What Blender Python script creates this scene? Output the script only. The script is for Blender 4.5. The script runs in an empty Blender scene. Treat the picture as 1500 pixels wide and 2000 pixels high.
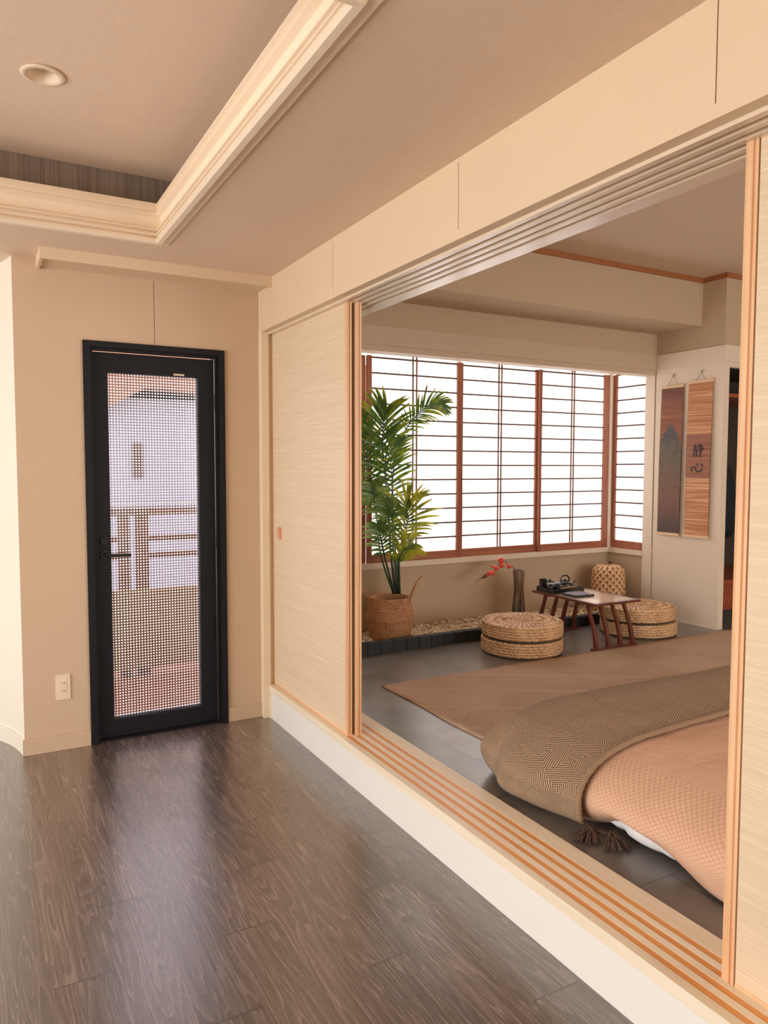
import bpy, bmesh, math, random
from mathutils import Vector, Matrix
C = bpy.context.scene.collection
R = math.radians
PI = math.pi

# ------------------------------------------------------------------ camera, world, light, exposure
sc = bpy.context.scene
cd = bpy.data.cameras.new('camera'); cam = bpy.data.objects.new('camera', cd); C.objects.link(cam)
cd.sensor_fit = 'HORIZONTAL'; cd.sensor_width = 36.0; cd.lens = 34.73; cd.clip_start = 0.02
yaw = math.atan2(0.4845, 0.8748); pitch = math.asin(0.0600)
fwd = Vector((math.sin(yaw)*math.cos(pitch), math.cos(yaw)*math.cos(pitch), -math.sin(pitch)))
right = Vector((math.cos(yaw), -math.sin(yaw), 0.0015)).normalized()
up = right.cross(fwd).normalized(); right = fwd.cross(up).normalized()
m = Matrix.Identity(4)
for i in range(3):
    m[i][0] = right[i]; m[i][1] = up[i]; m[i][2] = -fwd[i]
m[2][3] = 1.40
cam.matrix_world = m
sc.camera = cam
sc.view_settings.view_transform = 'Standard'; sc.view_settings.look = 'None'
sc.view_settings.gamma = 1.0; sc.view_settings.use_curve_mapping = False
sc.view_settings.exposure = 0.17
cy = sc.cycles
cy.use_denoising = True
try:
    cy.denoiser = 'OPENIMAGEDENOISE'
except Exception:
    pass
cy.max_bounces = 10; cy.diffuse_bounces = 5; cy.glossy_bounces = 4; cy.transmission_bounces = 6; cy.transparent_max_bounces = 10
cy.sample_clamp_indirect = 6.0
cy.caustics_reflective = False; cy.caustics_refractive = False
w = bpy.data.worlds.new('sky'); sc.world = w; w.use_nodes = True
bg = w.node_tree.nodes['Background']; bg.inputs['Color'].default_value = (1.0, 0.965, 0.94, 1); bg.inputs['Strength'].default_value = 5.2

def area(name, loc, target, sx, sy, power, col):
    l = bpy.data.lights.new(name, 'AREA'); l.shape = 'RECTANGLE'; l.size = sx; l.size_y = sy
    l.energy = power; l.color = col
    o = bpy.data.objects.new(name, l); C.objects.link(o)
    o.location = loc
    o.rotation_euler = (Vector(target)-Vector(loc)).to_track_quat('-Z', 'Y').to_euler()
    return o
# daylight lamps at windows; terrace one boosts outdoor light, bedroom one is added fill
area('daylight_side_window', (-3.35, 1.3, 1.30), (1.4, 1.3, 0.20), 4.4, 1.6, 46, (1.0, 0.93, 0.84))
area('daylight_behind_paper_screens', (3.4, 5.45, 1.6), (3.4, 4.7, 1.45), 3.9, 2.2, 96, (1.0, 0.93, 0.87))
area('daylight_behind_side_screen', (5.35, 4.52, 1.45), (4.9, 4.52, 1.45), 0.9, 1.9, 12, (1.0, 0.93, 0.87))
area('added_bedroom_fill', (4.0, -1.72, 1.45), (3.6, 3.0, 0.4), 3.0, 1.6, 22, (1.0, 0.90, 0.78))  # added fill lamp for the bed and room beyond, in an invented window
area('daylight_terrace', (0.85, 4.62, 2.75), (0.85, 4.68, 0.0), 2.2, 0.8, 55, (1.0, 0.97, 0.94))
pl_ = area('portal_side_window', (-3.21, 1.3, 1.075), (1.4, 1.3, 1.075), 4.4, 2.15, 1, (1, 1, 1)); pl_.data.cycles.is_portal = True

# ------------------------------------------------------------------ materials
def new_mat(name):
    mt = bpy.data.materials.new(name); mt.use_nodes = True
    nt = mt.node_tree; p = nt.nodes['Principled BSDF']
    return mt, nt, p
def N(nt, t, **kw):
    n = nt.nodes.new(t)
    for k, v in kw.items(): setattr(n, k, v)
    return n
def L(nt, a, b): nt.links.new(a, b)
def math_n(nt, op, a, b=None, clamp=False):
    n = N(nt, 'ShaderNodeMath', operation=op); n.use_clamp = clamp
    for i, v in enumerate((a, b)):
        if v is None: continue
        if isinstance(v, (int, float)): n.inputs[i].default_value = v
        else: L(nt, v, n.inputs[i])
    return n.outputs[0]
def mix_c(nt, f, a, b):
    n = N(nt, 'ShaderNodeMix', data_type='RGBA')
    if isinstance(f, (int, float)): n.inputs[0].default_value = f
    else: L(nt, f, n.inputs[0])
    for i, v in ((6, a), (7, b)):
        if isinstance(v, tuple): n.inputs[i].default_value = (*v[:3], 1)
        else: L(nt, v, n.inputs[i])
    return n.outputs[2]
def coords(nt, scale=(1, 1, 1), rot=(0, 0, 0), kind='Object'):
    tc = N(nt, 'ShaderNodeTexCoord'); mp = N(nt, 'ShaderNodeMapping')
    mp.inputs['Scale'].default_value = scale; mp.inputs['Rotation'].default_value = rot
    L(nt, tc.outputs[kind], mp.inputs['Vector'])
    return mp.outputs['Vector']
def noise(nt, vec, scale, detail=3, rough=0.55):
    n = N(nt, 'ShaderNodeTexNoise'); n.inputs['Scale'].default_value = scale
    n.inputs['Detail'].default_value = detail; n.inputs['Roughness'].default_value = rough
    L(nt, vec, n.inputs['Vector']); return n.outputs['Fac']
def ramp(nt, fac, stops):
    n = N(nt, 'ShaderNodeValToRGB'); e = n.color_ramp.elements
    while len(e) < len(stops): e.new(0.5)
    for i, (p, c) in enumerate(stops):
        e[i].position = p; e[i].color = (*c[:3], 1)
    L(nt, fac, n.inputs['Fac']); return n.outputs['Color']
def bump(nt, p, h, strength=0.3, dist=0.002):
    b = N(nt, 'ShaderNodeBump'); b.inputs['Strength'].default_value = strength; b.inputs['Distance'].default_value = dist
    L(nt, h, b.inputs['Height']); L(nt, b.outputs['Normal'], p.inputs['Normal'])

def plain(name, col, rough=0.6, var=0.06, vscale=6, bs=0.0, bscale=120, metallic=0.0, coat=0.0, spec=0.5):
    mt, nt, p = new_mat(name)
    v = coords(nt)
    n = noise(nt, v, vscale, 4)
    c = mix_c(nt, n, tuple(max(0, x*(1-var)) for x in col), tuple(min(1, x*(1+var)) for x in col))
    L(nt, c, p.inputs['Base Color'])
    p.inputs['Roughness'].default_value = rough; p.inputs['Metallic'].default_value = metallic
    p.inputs['Specular IOR Level'].default_value = spec
    if coat: p.inputs['Coat Weight'].default_value = coat; p.inputs['Coat Roughness'].default_value = 0.15
    if bs: bump(nt, p, noise(nt, v, bscale, 3), bs, 0.002)
    return mt
def wood(name, c1, c2, axis=2, scale=1.0, rough=0.45, coat=0.0, bs=0.08):
    mt, nt, p = new_mat(name)
    s = [28*scale]*3; s[axis] = 1.6*scale
    v = coords(nt, tuple(s))
    n1 = noise(nt, v, 1.5, 5, 0.6)
    s2 = [160*scale]*3; s2[axis] = 4*scale
    n2 = noise(nt, coords(nt, tuple(s2)), 1.0, 3, 0.6)
    f = math_n(nt, 'ADD', math_n(nt, 'MULTIPLY', n1, 0.7), math_n(nt, 'MULTIPLY', n2, 0.3))
    c = ramp(nt, f, [(0.36, c1), (0.64, c2)])
    L(nt, c, p.inputs['Base Color']); p.inputs['Roughness'].default_value = rough
    if coat: p.inputs['Coat Weight'].default_value = coat; p.inputs['Coat Roughness'].default_value = 0.12
    bump(nt, p, f, bs, 0.001)
    return mt

M = {}
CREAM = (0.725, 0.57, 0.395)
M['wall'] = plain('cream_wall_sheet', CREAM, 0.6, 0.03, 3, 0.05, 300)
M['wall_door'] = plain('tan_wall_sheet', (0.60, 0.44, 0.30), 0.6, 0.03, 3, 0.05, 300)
M['wall_curve'] = plain('pale_wall_paper', (0.80, 0.75, 0.66), 0.6, 0.03, 3, 0.08, 200)
M['groove'] = plain('joint_shadow_gap', (0.30, 0.20, 0.13), 0.8)
M['trimw'] = plain('cream_trim_paint', (0.82, 0.68, 0.50), 0.42, 0.03, 3)
M['sill'] = plain('off_white_riser', (0.84, 0.82, 0.78), 0.45, 0.02, 3)
M['lintel'] = plain('gloss_cream_lintel', (0.74, 0.61, 0.46), 0.28, 0.03, 3, coat=0.4)
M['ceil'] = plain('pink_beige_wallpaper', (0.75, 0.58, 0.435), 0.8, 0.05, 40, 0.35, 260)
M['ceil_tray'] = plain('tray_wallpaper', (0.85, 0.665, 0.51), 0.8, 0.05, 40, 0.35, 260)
def striped_mat():
    mt, nt, p = new_mat('grey_brown_striped_wallpaper')
    n = noise(nt, coords(nt, (90, 90, 1)), 1.5, 3)
    L(nt, ramp(nt, n, [(0.35, (0.20, 0.155, 0.12)), (0.65, (0.32, 0.255, 0.20))]), p.inputs['Base Color']); p.inputs['Roughness'].default_value = 0.8; bump(nt, p, n, 0.3, 0.002); return mt
M['striped'] = striped_mat()
M['mould'] = plain('cream_moulding', (0.88, 0.735, 0.56), 0.4, 0.02, 3)
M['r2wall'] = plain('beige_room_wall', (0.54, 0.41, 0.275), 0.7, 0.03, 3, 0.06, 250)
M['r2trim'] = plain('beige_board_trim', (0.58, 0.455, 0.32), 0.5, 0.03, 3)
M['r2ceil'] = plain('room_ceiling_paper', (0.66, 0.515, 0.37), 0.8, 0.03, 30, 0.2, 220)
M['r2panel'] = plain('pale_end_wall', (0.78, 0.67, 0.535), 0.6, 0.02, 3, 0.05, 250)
M['black'] = plain('black_door_paint', (0.008, 0.008, 0.011), 0.5, 0.1, 5, spec=0.25)
M['blackmetal'] = plain('black_metal', (0.022, 0.021, 0.02), 0.4, 0.1, 5, metallic=0.6)
M['plastic'] = plain('cream_plastic', (0.80, 0.66, 0.50), 0.35, 0.01)
M['slot'] = plain('dark_slot', (0.05, 0.03, 0.02), 0.7)
M['white'] = plain('white_paint', (0.85, 0.83, 0.80), 0.4, 0.02)
M['kraft'] = plain('brown_trim_wood', (0.36, 0.135, 0.045), 0.5, 0.1, 12)
M['shoji'] = wood('red_cedar_frame', (0.26, 0.075, 0.035), (0.40, 0.14, 0.07), 2, 1.0, 0.5)
M['shojih'] = wood('red_cedar_rail', (0.30, 0.085, 0.04), (0.44, 0.16, 0.08), 0, 1.0, 0.5)
M['muntin'] = plain('dark_cedar_bars', (0.10, 0.04, 0.025), 0.6)
M['muntinv'] = plain('tan_cedar_bars', (0.20, 0.10, 0.06), 0.6)
M['fusuma_edge'] = wood('oiled_light_wood', (0.72, 0.42, 0.225), (0.83, 0.54, 0.32), 2, 1.0, 0.4)
M['fusuma_dark'] = wood('oiled_groove_wood', (0.33, 0.12, 0.045), (0.44, 0.18, 0.075), 2, 1.0, 0.5)
M['track'] = wood('amber_track_wood', (0.72, 0.30, 0.085), (0.84, 0.40, 0.13), 1, 1.0, 0.4)
M['sillwood'] = wood('pale_sill_wood', (0.80, 0.69, 0.52), (0.88, 0.79, 0.64), 1, 0.8, 0.45)
M['copper'] = plain('copper_pull', (0.75, 0.36, 0.20), 0.35, 0.05, metallic=0.3)
M['redwood'] = wood('dark_red_lacquer_wood', (0.085, 0.016, 0.010), (0.165, 0.036, 0.020), 2, 1.5, 0.28, 0.4)
M['tabletop'] = wood('glare_paled_glossy_wood', (0.70, 0.50, 0.33), (0.86, 0.68, 0.50), 1, 1.2, 0.2, 0.7)  # wood colour lightened to carry the glare on the table top
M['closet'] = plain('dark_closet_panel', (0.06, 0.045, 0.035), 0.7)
M['cabinet'] = wood('red_brown_cabinet_wood', (0.26, 0.055, 0.02), (0.36, 0.095, 0.04), 0, 1.0, 0.4)
M['charcoal'] = plain('charcoal_block', (0.030, 0.034, 0.036), 0.7, 0.3, 14, 0.5, 60)
M['pebble'] = plain('cream_pebble', (0.80, 0.67, 0.51), 0.6, 0.12, 20)
M['soil'] = plain('dark_potting_soil', (0.05, 0.03, 0.018), 0.95, 0.3, 60, 1.0, 90)
M['stem'] = plain('dark_palm_stem', (0.02, 0.055, 0.028), 0.35, 0.2, 20)
M['berry'] = plain('red_berry', (0.78, 0.085, 0.045), 0.25, 0.1, coat=0.4)
M['twig'] = plain('brown_twig', (0.13, 0.05, 0.03), 0.7)
M['inkblack'] = plain('black_glazed_ware', (0.012, 0.013, 0.014), 0.22, 0.1, coat=0.4)
M['celadon'] = plain('grey_white_glaze', (0.55, 0.55, 0.52), 0.25, coat=0.4)
M['bamboo'] = plain('bamboo_scoop', (0.34, 0.19, 0.10), 0.5)
M['paperblue'] = plain('grey_violet_cloth', (0.30, 0.29, 0.36), 0.8, 0.3, 30)
M['garment'] = plain('dark_navy_cloth', (0.012, 0.014, 0.018), 0.9, 0.3, 20, 0.3, 60)
M['sheet'] = plain('white_mattress_cover', (0.80, 0.80, 0.82), 0.8, 0.04, 20, 0.6, 45)
M['tassel'] = plain('dark_brown_tassel_yarn', (0.085, 0.045, 0.035), 0.9, 0.3, 60)
M['cord'] = plain('grey_brown_cord', (0.30, 0.22, 0.15), 0.8)
M['rod'] = plain('pale_wood_rod', (0.78, 0.55, 0.35), 0.5)
M['hook'] = plain('clear_grey_hook', (0.45, 0.42, 0.38), 0.3)
M['fence'] = wood('brown_timber_rail', (0.22, 0.075, 0.02), (0.30, 0.11, 0.035), 0, 1.0, 0.7)
M['fencepost'] = wood('brown_timber_post', (0.22, 0.075, 0.02), (0.30, 0.11, 0.035), 2, 1.0, 0.7)
M['ochre'] = plain('ochre_panel_board', (0.44, 0.27, 0.085), 0.8, 0.15, 9)
M['deck'] = wood('red_brown_deck', (0.24, 0.065, 0.02), (0.32, 0.10, 0.035), 0, 0.6, 0.7)
M['house'] = plain('white_stucco', (0.44, 0.42, 0.47), 0.9, 0.03, 5)
M['roof'] = plain('terracotta_roof', (0.36, 0.17, 0.09), 0.8, 0.3, 6)
M['ground'] = plain('pale_gravel', (0.6, 0.57, 0.53), 0.9, 0.2, 4)

# patterned floors -------------------------------------------------------------
def plank_mat():
    mt, nt, p = new_mat('dark_oak_planks')
    tc = N(nt, 'ShaderNodeTexCoord'); sep = N(nt, 'ShaderNodeSeparateXYZ'); L(nt, tc.outputs['Object'], sep.inputs[0])
    rx = math_n(nt, 'DIVIDE', math_n(nt, 'SUBTRACT', sep.outputs['X'], 0.308), 0.157)
    row = math_n(nt, 'FLOOR', rx); fx = math_n(nt, 'FRACT', rx)
    ry = math_n(nt, 'SUBTRACT', math_n(nt, 'SUBTRACT', sep.outputs['Y'], 0.107), math_n(nt, 'MULTIPLY', math_n(nt, 'SUBTRACT', row, 5.0), 0.335))
    seg = math_n(nt, 'FLOOR', ry); fy = math_n(nt, 'FRACT', ry)
    def edge(f, half): return math_n(nt, 'LESS_THAN', math_n(nt, 'SUBTRACT', 0.5, math_n(nt, 'ABSOLUTE', math_n(nt, 'SUBTRACT', f, 0.5))), half)
    es = edge(fy, 0.0022); el = math_n(nt, 'MULTIPLY', edge(fx, 0.0045), 0.35)
    seam = math_n(nt, 'MAXIMUM', es, el)
    cb = N(nt, 'ShaderNodeCombineXYZ'); L(nt, row, cb.inputs['X']); L(nt, seg, cb.inputs['Y'])
    wn = N(nt, 'ShaderNodeTexWhiteNoise'); wn.noise_dimensions = '3D'; L(nt, cb.outputs[0], wn.inputs['Vector'])
    shift = N(nt, 'ShaderNodeVectorMath', operation='MULTIPLY_ADD'); L(nt, wn.outputs['Color'], shift.inputs[0])
    shift.inputs[1].default_value = (3.1, 2.3, 5.7); L(nt, tc.outputs['Object'], shift.inputs[2])
    def stretched(s, sc_, d, r=0.62):
        mp = N(nt, 'ShaderNodeMapping'); mp.inputs['Scale'].default_value = s; L(nt, shift.outputs[0], mp.inputs['Vector'])
        return noise(nt, mp.outputs[0], sc_, d, r)
    g1 = stretched((6.5, 0.55, 1), 1.3, 2, 0.5); g2 = stretched((130, 2.4, 1), 1.5, 4, 0.6)
    # cathedral figure: rings cut lengthwise, bent by the low-frequency noise
    ring = math_n(nt, 'FRACT', math_n(nt, 'ADD', math_n(nt, 'MULTIPLY', g1, 22.0), math_n(nt, 'MULTIPLY', g2, 0.35)))
    ring = math_n(nt, 'POWER', ring, 2.0)
    f = math_n(nt, 'ADD', math_n(nt, 'ADD', math_n(nt, 'MULTIPLY', g1, 0.28), math_n(nt, 'MULTIPLY', g2, 0.55)), math_n(nt, 'MULTIPLY', ring, 0.20))
    c = ramp(nt, f, [(0.34, (0.058, 0.038, 0.031)), (0.5, (0.115, 0.080, 0.068)), (0.68, (0.240, 0.182, 0.160))])
    tone = math_n(nt, 'ADD', math_n(nt, 'MULTIPLY', wn.outputs['Value'], 0.30), 0.85)
    vm = N(nt, 'ShaderNodeVectorMath', operation='SCALE'); L(nt, c, vm.inputs[0]); L(nt, tone, vm.inputs['Scale'])
    L(nt, mix_c(nt, seam, vm.outputs[0], (0.012, 0.008, 0.006)), p.inputs['Base Color'])
    L(nt, math_n(nt, 'ADD', math_n(nt, 'MULTIPLY', g2, 0.26), 0.13), p.inputs['Roughness'])
    p.inputs['Specular IOR Level'].default_value = 0.9; p.inputs['Coat Weight'].default_value = 1.0; p.inputs['Coat Roughness'].default_value = 0.27; p.inputs['Coat IOR'].default_value = 1.7
    h = math_n(nt, 'SUBTRACT', math_n(nt, 'ADD', math_n(nt, 'MULTIPLY', g2, 0.9), math_n(nt, 'MULTIPLY', ring, 0.25)), math_n(nt, 'MULTIPLY', seam, 2.0))
    bump(nt, p, h, 0.4, 0.0012)
    return mt
M['planks'] = plank_mat()
def tile_mat():
    mt, nt, p = new_mat('slate_grey_tiles')
    tc = N(nt, 'ShaderNodeTexCoord'); mp = N(nt, 'ShaderNodeMapping'); mp.inputs['Location'].default_value = (-1.80+0.65, -0.136, 0)
    L(nt, tc.outputs['Object'], mp.inputs['Vector'])
    br = N(nt, 'ShaderNodeTexBrick'); L(nt, mp.outputs[0], br.inputs['Vector']); br.inputs['Scale'].default_value = 1
    br.inputs['Brick Width'].default_value = 0.65; br.inputs['Row Height'].default_value = 0.333; br.offset = 0.5
    br.inputs['Mortar Size'].default_value = 0.0016; br.inputs['Mortar Smooth'].default_value = 0.2
    br.inputs['Color1'].default_value = (0.8, 0.8, 0.8, 1); br.inputs['Color2'].default_value = (1.15, 1.15, 1.15, 1); br.inputs['Mortar'].default_value = (0.8, 0.8, 0.8, 1)
    n = noise(nt, tc.outputs['Object'], 5, 5, 0.5); n2 = noise(nt, tc.outputs['Object'], 1.7, 3)
    c = ramp(nt, math_n(nt, 'ADD', math_n(nt, 'MULTIPLY', n, 0.6), math_n(nt, 'MULTIPLY', n2, 0.4)), [(0.32, (0.120, 0.112, 0.105)), (0.68, (0.225, 0.206, 0.190))])
    mm = N(nt, 'ShaderNodeVectorMath', operation='MULTIPLY'); L(nt, c, mm.inputs[0]); L(nt, br.outputs['Color'], mm.inputs[1])
    L(nt, mix_c(nt, br.outputs['Fac'], mm.outputs[0], (0.02, 0.018, 0.016)), p.inputs['Base Color'])
    L(nt, math_n(nt, 'ADD', math_n(nt, 'MULTIPLY', n2, 0.10), 0.24), p.inputs['Roughness']); p.inputs['Specular IOR Level'].default_value = 0.8; p.inputs['Coat Weight'].default_value = 0.3; p.inputs['Coat Roughness'].default_value = 0.25
    bump(nt, p, math_n(nt, 'SUBTRACT', 1.0, br.outputs['Fac']), 0.2, 0.001)
    return mt
M['tile'] = tile_mat()
def fusuma_mat(name, ca, cb):
    mt, nt, p = new_mat(name)
    a = noise(nt, coords(nt, (1, 5, 240)), 1.0, 4, 0.6)
    b = noise(nt, coords(nt, (1, 1.3, 110)), 1.0, 3, 0.6)
    f = math_n(nt, 'ADD', math_n(nt, 'MULTIPLY', a, 0.7), math_n(nt, 'MULTIPLY', b, 0.3))
    L(nt, ramp(nt, f, [(0.36, ca), (0.60, cb), (0.68, tuple(min(1, q*1.13) for q in cb))]), p.inputs['Base Color'])
    p.inputs['Roughness'].default_value = 0.5; bump(nt, p, f, 0.5, 0.0012)
    return mt
M['fusuma'] = fusuma_mat('slub_woven_cream_paper', (0.68, 0.53, 0.365), (0.755, 0.61, 0.44))
def mat_paper():
    mt, nt, p = new_mat('backlit_shoji_paper')
    v = coords(nt); n = noise(nt, v, 30, 5)
    c = mix_c(nt, n, (0.86, 0.86, 0.87), (0.93, 0.93, 0.94))
    tr = N(nt, 'ShaderNodeBsdfTranslucent'); df = N(nt, 'ShaderNodeBsdfDiffuse'); mx = N(nt, 'ShaderNodeMixShader'); mx.inputs[0].default_value = 0.4
    L(nt, c, tr.inputs[0]); df.inputs[0].default_value = (0.78, 0.74, 0.70, 1)
    L(nt, tr.outputs[0], mx.inputs[1]); L(nt, df.outputs[0], mx.inputs[2])
    L(nt, mx.outputs[0], nt.nodes['Material Output'].inputs['Surface']); nt.nodes.remove(p)
    return mt
M['paper'] = mat_paper()
def mat_dotglass():
    mt, nt, p = new_mat('dot_patterned_glass')
    tc = N(nt, 'ShaderNodeTexCoord'); sep = N(nt, 'ShaderNodeSeparateXYZ'); L(nt, tc.outputs['Object'], sep.inputs[0])
    pitch = 0.0145
    def cell(s):
        f = math_n(nt, 'FRACT', math_n(nt, 'DIVIDE', math_n(nt, 'ADD', s, 10.0), pitch))
        return math_n(nt, 'ABSOLUTE', math_n(nt, 'SUBTRACT', f, 0.5))
    a = cell(sep.outputs['X']); b = cell(sep.outputs['Z'])
    d = math_n(nt, 'SQRT', math_n(nt, 'ADD', math_n(nt, 'MULTIPLY', a, a), math_n(nt, 'MULTIPLY', b, b)))
    mask = math_n(nt, 'LESS_THAN', d, 0.255)
    tr = N(nt, 'ShaderNodeBsdfTranslucent'); tr.inputs[0].default_value = (0.95, 0.94, 0.93, 1)
    tp = N(nt, 'ShaderNodeBsdfTransparent'); tp.inputs[0].default_value = (0.50, 0.485, 0.53, 1)
    gl = N(nt, 'ShaderNodeBsdfGlossy'); gl.inputs['Roughness'].default_value = 0.15
    m1 = N(nt, 'ShaderNodeMixShader'); m1.inputs[0].default_value = 0.04; L(nt, tp.outputs[0], m1.inputs[1]); L(nt, gl.outputs[0], m1.inputs[2])
    m2 = N(nt, 'ShaderNodeMixShader'); L(nt, mask, m2.inputs[0]); L(nt, m1.outputs[0], m2.inputs[1]); L(nt, tr.outputs[0], m2.inputs[2])
    L(nt, m2.outputs[0], nt.nodes['Material Output'].inputs['Surface']); nt.nodes.remove(p)
    return mt
M['dotglass'] = mat_dotglass()
def straw_mat(name, ca, cb, cc, radial=False):
    mt, nt, p = new_mat(name)
    tc = N(nt, 'ShaderNodeTexCoord'); sep = N(nt, 'ShaderNodeSeparateXYZ'); L(nt, tc.outputs['Object'], sep.inputs[0])
    n1 = noise(nt, coords(nt, (1, 1, 3.5)), 45, 4, 0.65); n2 = noise(nt, tc.outputs['Object'], 9, 3)
    f = math_n(nt, 'ADD', math_n(nt, 'MULTIPLY', n1, 0.75), math_n(nt, 'MULTIPLY', n2, 0.25))
    if radial:
        # spokes spiralling over the top, stacked braids round the side
        an = math_n(nt, 'ARCTAN2', sep.outputs['Y'], sep.outputs['X'])
        rr = math_n(nt, 'SQRT', math_n(nt, 'ADD', math_n(nt, 'MULTIPLY', sep.outputs['X'], sep.outputs['X']), math_n(nt, 'MULTIPLY', sep.outputs['Y'], sep.outputs['Y'])))
        sp = math_n(nt, 'SINE', math_n(nt, 'ADD', math_n(nt, 'MULTIPLY', an, 40.0), math_n(nt, 'MULTIPLY', math_n(nt, 'PINGPONG', rr, 0.022), 90.0)))
        rw = math_n(nt, 'SINE', math_n(nt, 'MULTIPLY', sep.outputs['Z'], 350.0))
        top = math_n(nt, 'GREATER_THAN', sep.outputs['Z'], 0.0975)
        pat = math_n(nt, 'ADD', math_n(nt, 'MULTIPLY', top, math_n(nt, 'MULTIPLY', sp, 0.14)), math_n(nt, 'MULTIPLY', math_n(nt, 'SUBTRACT', 1.0, top), math_n(nt, 'MULTIPLY', rw, 0.05)))
        f = math_n(nt, 'ADD', f, pat)
    L(nt, ramp(nt, f, [(0.34, ca), (0.5, cb), (0.66, cc)]), p.inputs['Base Color']); p.inputs['Roughness'].default_value = 0.6
    bump(nt, p, f, 0.5, 0.002)
    return mt
M['straw'] = straw_mat('woven_straw', (0.30, 0.145, 0.06), (0.58, 0.345, 0.175), (0.84, 0.60, 0.36), True)
M['rattan'] = straw_mat('woven_seagrass', (0.26, 0.10, 0.04), (0.46, 0.22, 0.095), (0.62, 0.35, 0.17))
def bamboo_mat():
    mt, nt, p = new_mat('crossed_bamboo_strips')
    tc = N(nt, 'ShaderNodeTexCoord'); sep = N(nt, 'ShaderNodeSeparateXYZ'); L(nt, tc.outputs['Object'], sep.inputs[0])
    an = math_n(nt, 'ARCTAN2', math_n(nt, 'SUBTRACT', sep.outputs['Y'], 4.49), math_n(nt, 'SUBTRACT', sep.outputs['X'], 4.64))
    a = math_n(nt, 'MULTIPLY', an, 16.0); z = math_n(nt, 'MULTIPLY', sep.outputs['Z'], 110.0)
    m_ = math_n(nt, 'MAXIMUM', math_n(nt, 'SINE', math_n(nt, 'ADD', a, z)), math_n(nt, 'SINE', math_n(nt, 'SUBTRACT', a, z)))
    f = math_n(nt, 'ADD', math_n(nt, 'MULTIPLY', m_, 0.42), math_n(nt, 'MULTIPLY', noise(nt, tc.outputs['Object'], 40, 3), 0.5))
    L(nt, ramp(nt, f, [(0.08, (0.32, 0.14, 0.06)), (0.42, (0.55, 0.29, 0.13)), (0.66, (0.80, 0.54, 0.31))]), p.inputs['Base Color']); p.inputs['Roughness'].default_value = 0.5
    bump(nt, p, m_, 0.6, 0.004); return mt
M['bambooweave'] = bamboo_mat()
def rug_mat():
    mt, nt, p = new_mat('herringbone_jute_rug')
    tc = N(nt, 'ShaderNodeTexCoord'); sep = N(nt, 'ShaderNodeSeparateXYZ'); L(nt, tc.outputs['Object'], sep.inputs[0])
    X, Y = sep.outputs['X'], sep.outputs['Y']
    # wide slanting bands, parted by thin paler lines
    u = math_n(nt, 'ADD', math_n(nt, 'MULTIPLY', X, 0.52), math_n(nt, 'MULTIPLY', Y, 0.85))
    fb = math_n(nt, 'FRACT', math_n(nt, 'DIVIDE', math_n(nt, 'ADD', u, 5.02), 0.30))
    line = math_n(nt, 'LESS_THAN', fb, 0.10)
    # right-hand blocks
    cx_ = math_n(nt, 'FLOOR', math_n(nt, 'DIVIDE', math_n(nt, 'ADD', X, 0.12), 0.42)); cyy = math_n(nt, 'FLOOR', math_n(nt, 'DIVIDE', Y, 0.46))
    chk = math_n(nt, 'ABSOLUTE', math_n(nt, 'MODULO', math_n(nt, 'ADD', cx_, cyy), 2.0))
    side = math_n(nt, 'GREATER_THAN', math_n(nt, 'SUBTRACT', X, math_n(nt, 'MULTIPLY', Y, -0.25)), 4.15)
    tone = math_n(nt, 'ADD', math_n(nt, 'MULTIPLY', side, math_n(nt, 'MULTIPLY', chk, 0.7)), math_n(nt, 'MULTIPLY', math_n(nt, 'SUBTRACT', 1.0, side), line))
    # fine herringbone weave
    za = math_n(nt, 'PINGPONG', math_n(nt, 'MULTIPLY', X, 1.0), 0.028)
    hb = math_n(nt, 'SINE', math_n(nt, 'MULTIPLY', math_n(nt, 'ADD', Y, za), 620.0))
    hb = math_n(nt, 'ADD', math_n(nt, 'MULTIPLY', hb, 0.5), 0.5)
    n = noise(nt, tc.outputs['Object'], 150, 3); n2 = noise(nt, tc.outputs['Object'], 3, 3)
    f = math_n(nt, 'ADD', math_n(nt, 'ADD', math_n(nt, 'MULTIPLY', hb, 0.35), math_n(nt, 'MULTIPLY', n, 0.45)), math_n(nt, 'MULTIPLY', n2, 0.2))
    base = ramp(nt, f, [(0.30, (0.24, 0.145, 0.090)), (0.5, (0.47, 0.315, 0.215)), (0.70, (0.76, 0.57, 0.42))])
    L(nt, mix_c(nt, math_n(nt, 'MULTIPLY', tone, 0.45), base, (0.60, 0.43, 0.31)), p.inputs['Base Color'])
    p.inputs['Roughness'].default_value = 0.9; bump(nt, p, f, 0.7, 0.004)
    return mt
M['rug'] = rug_mat()
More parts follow.
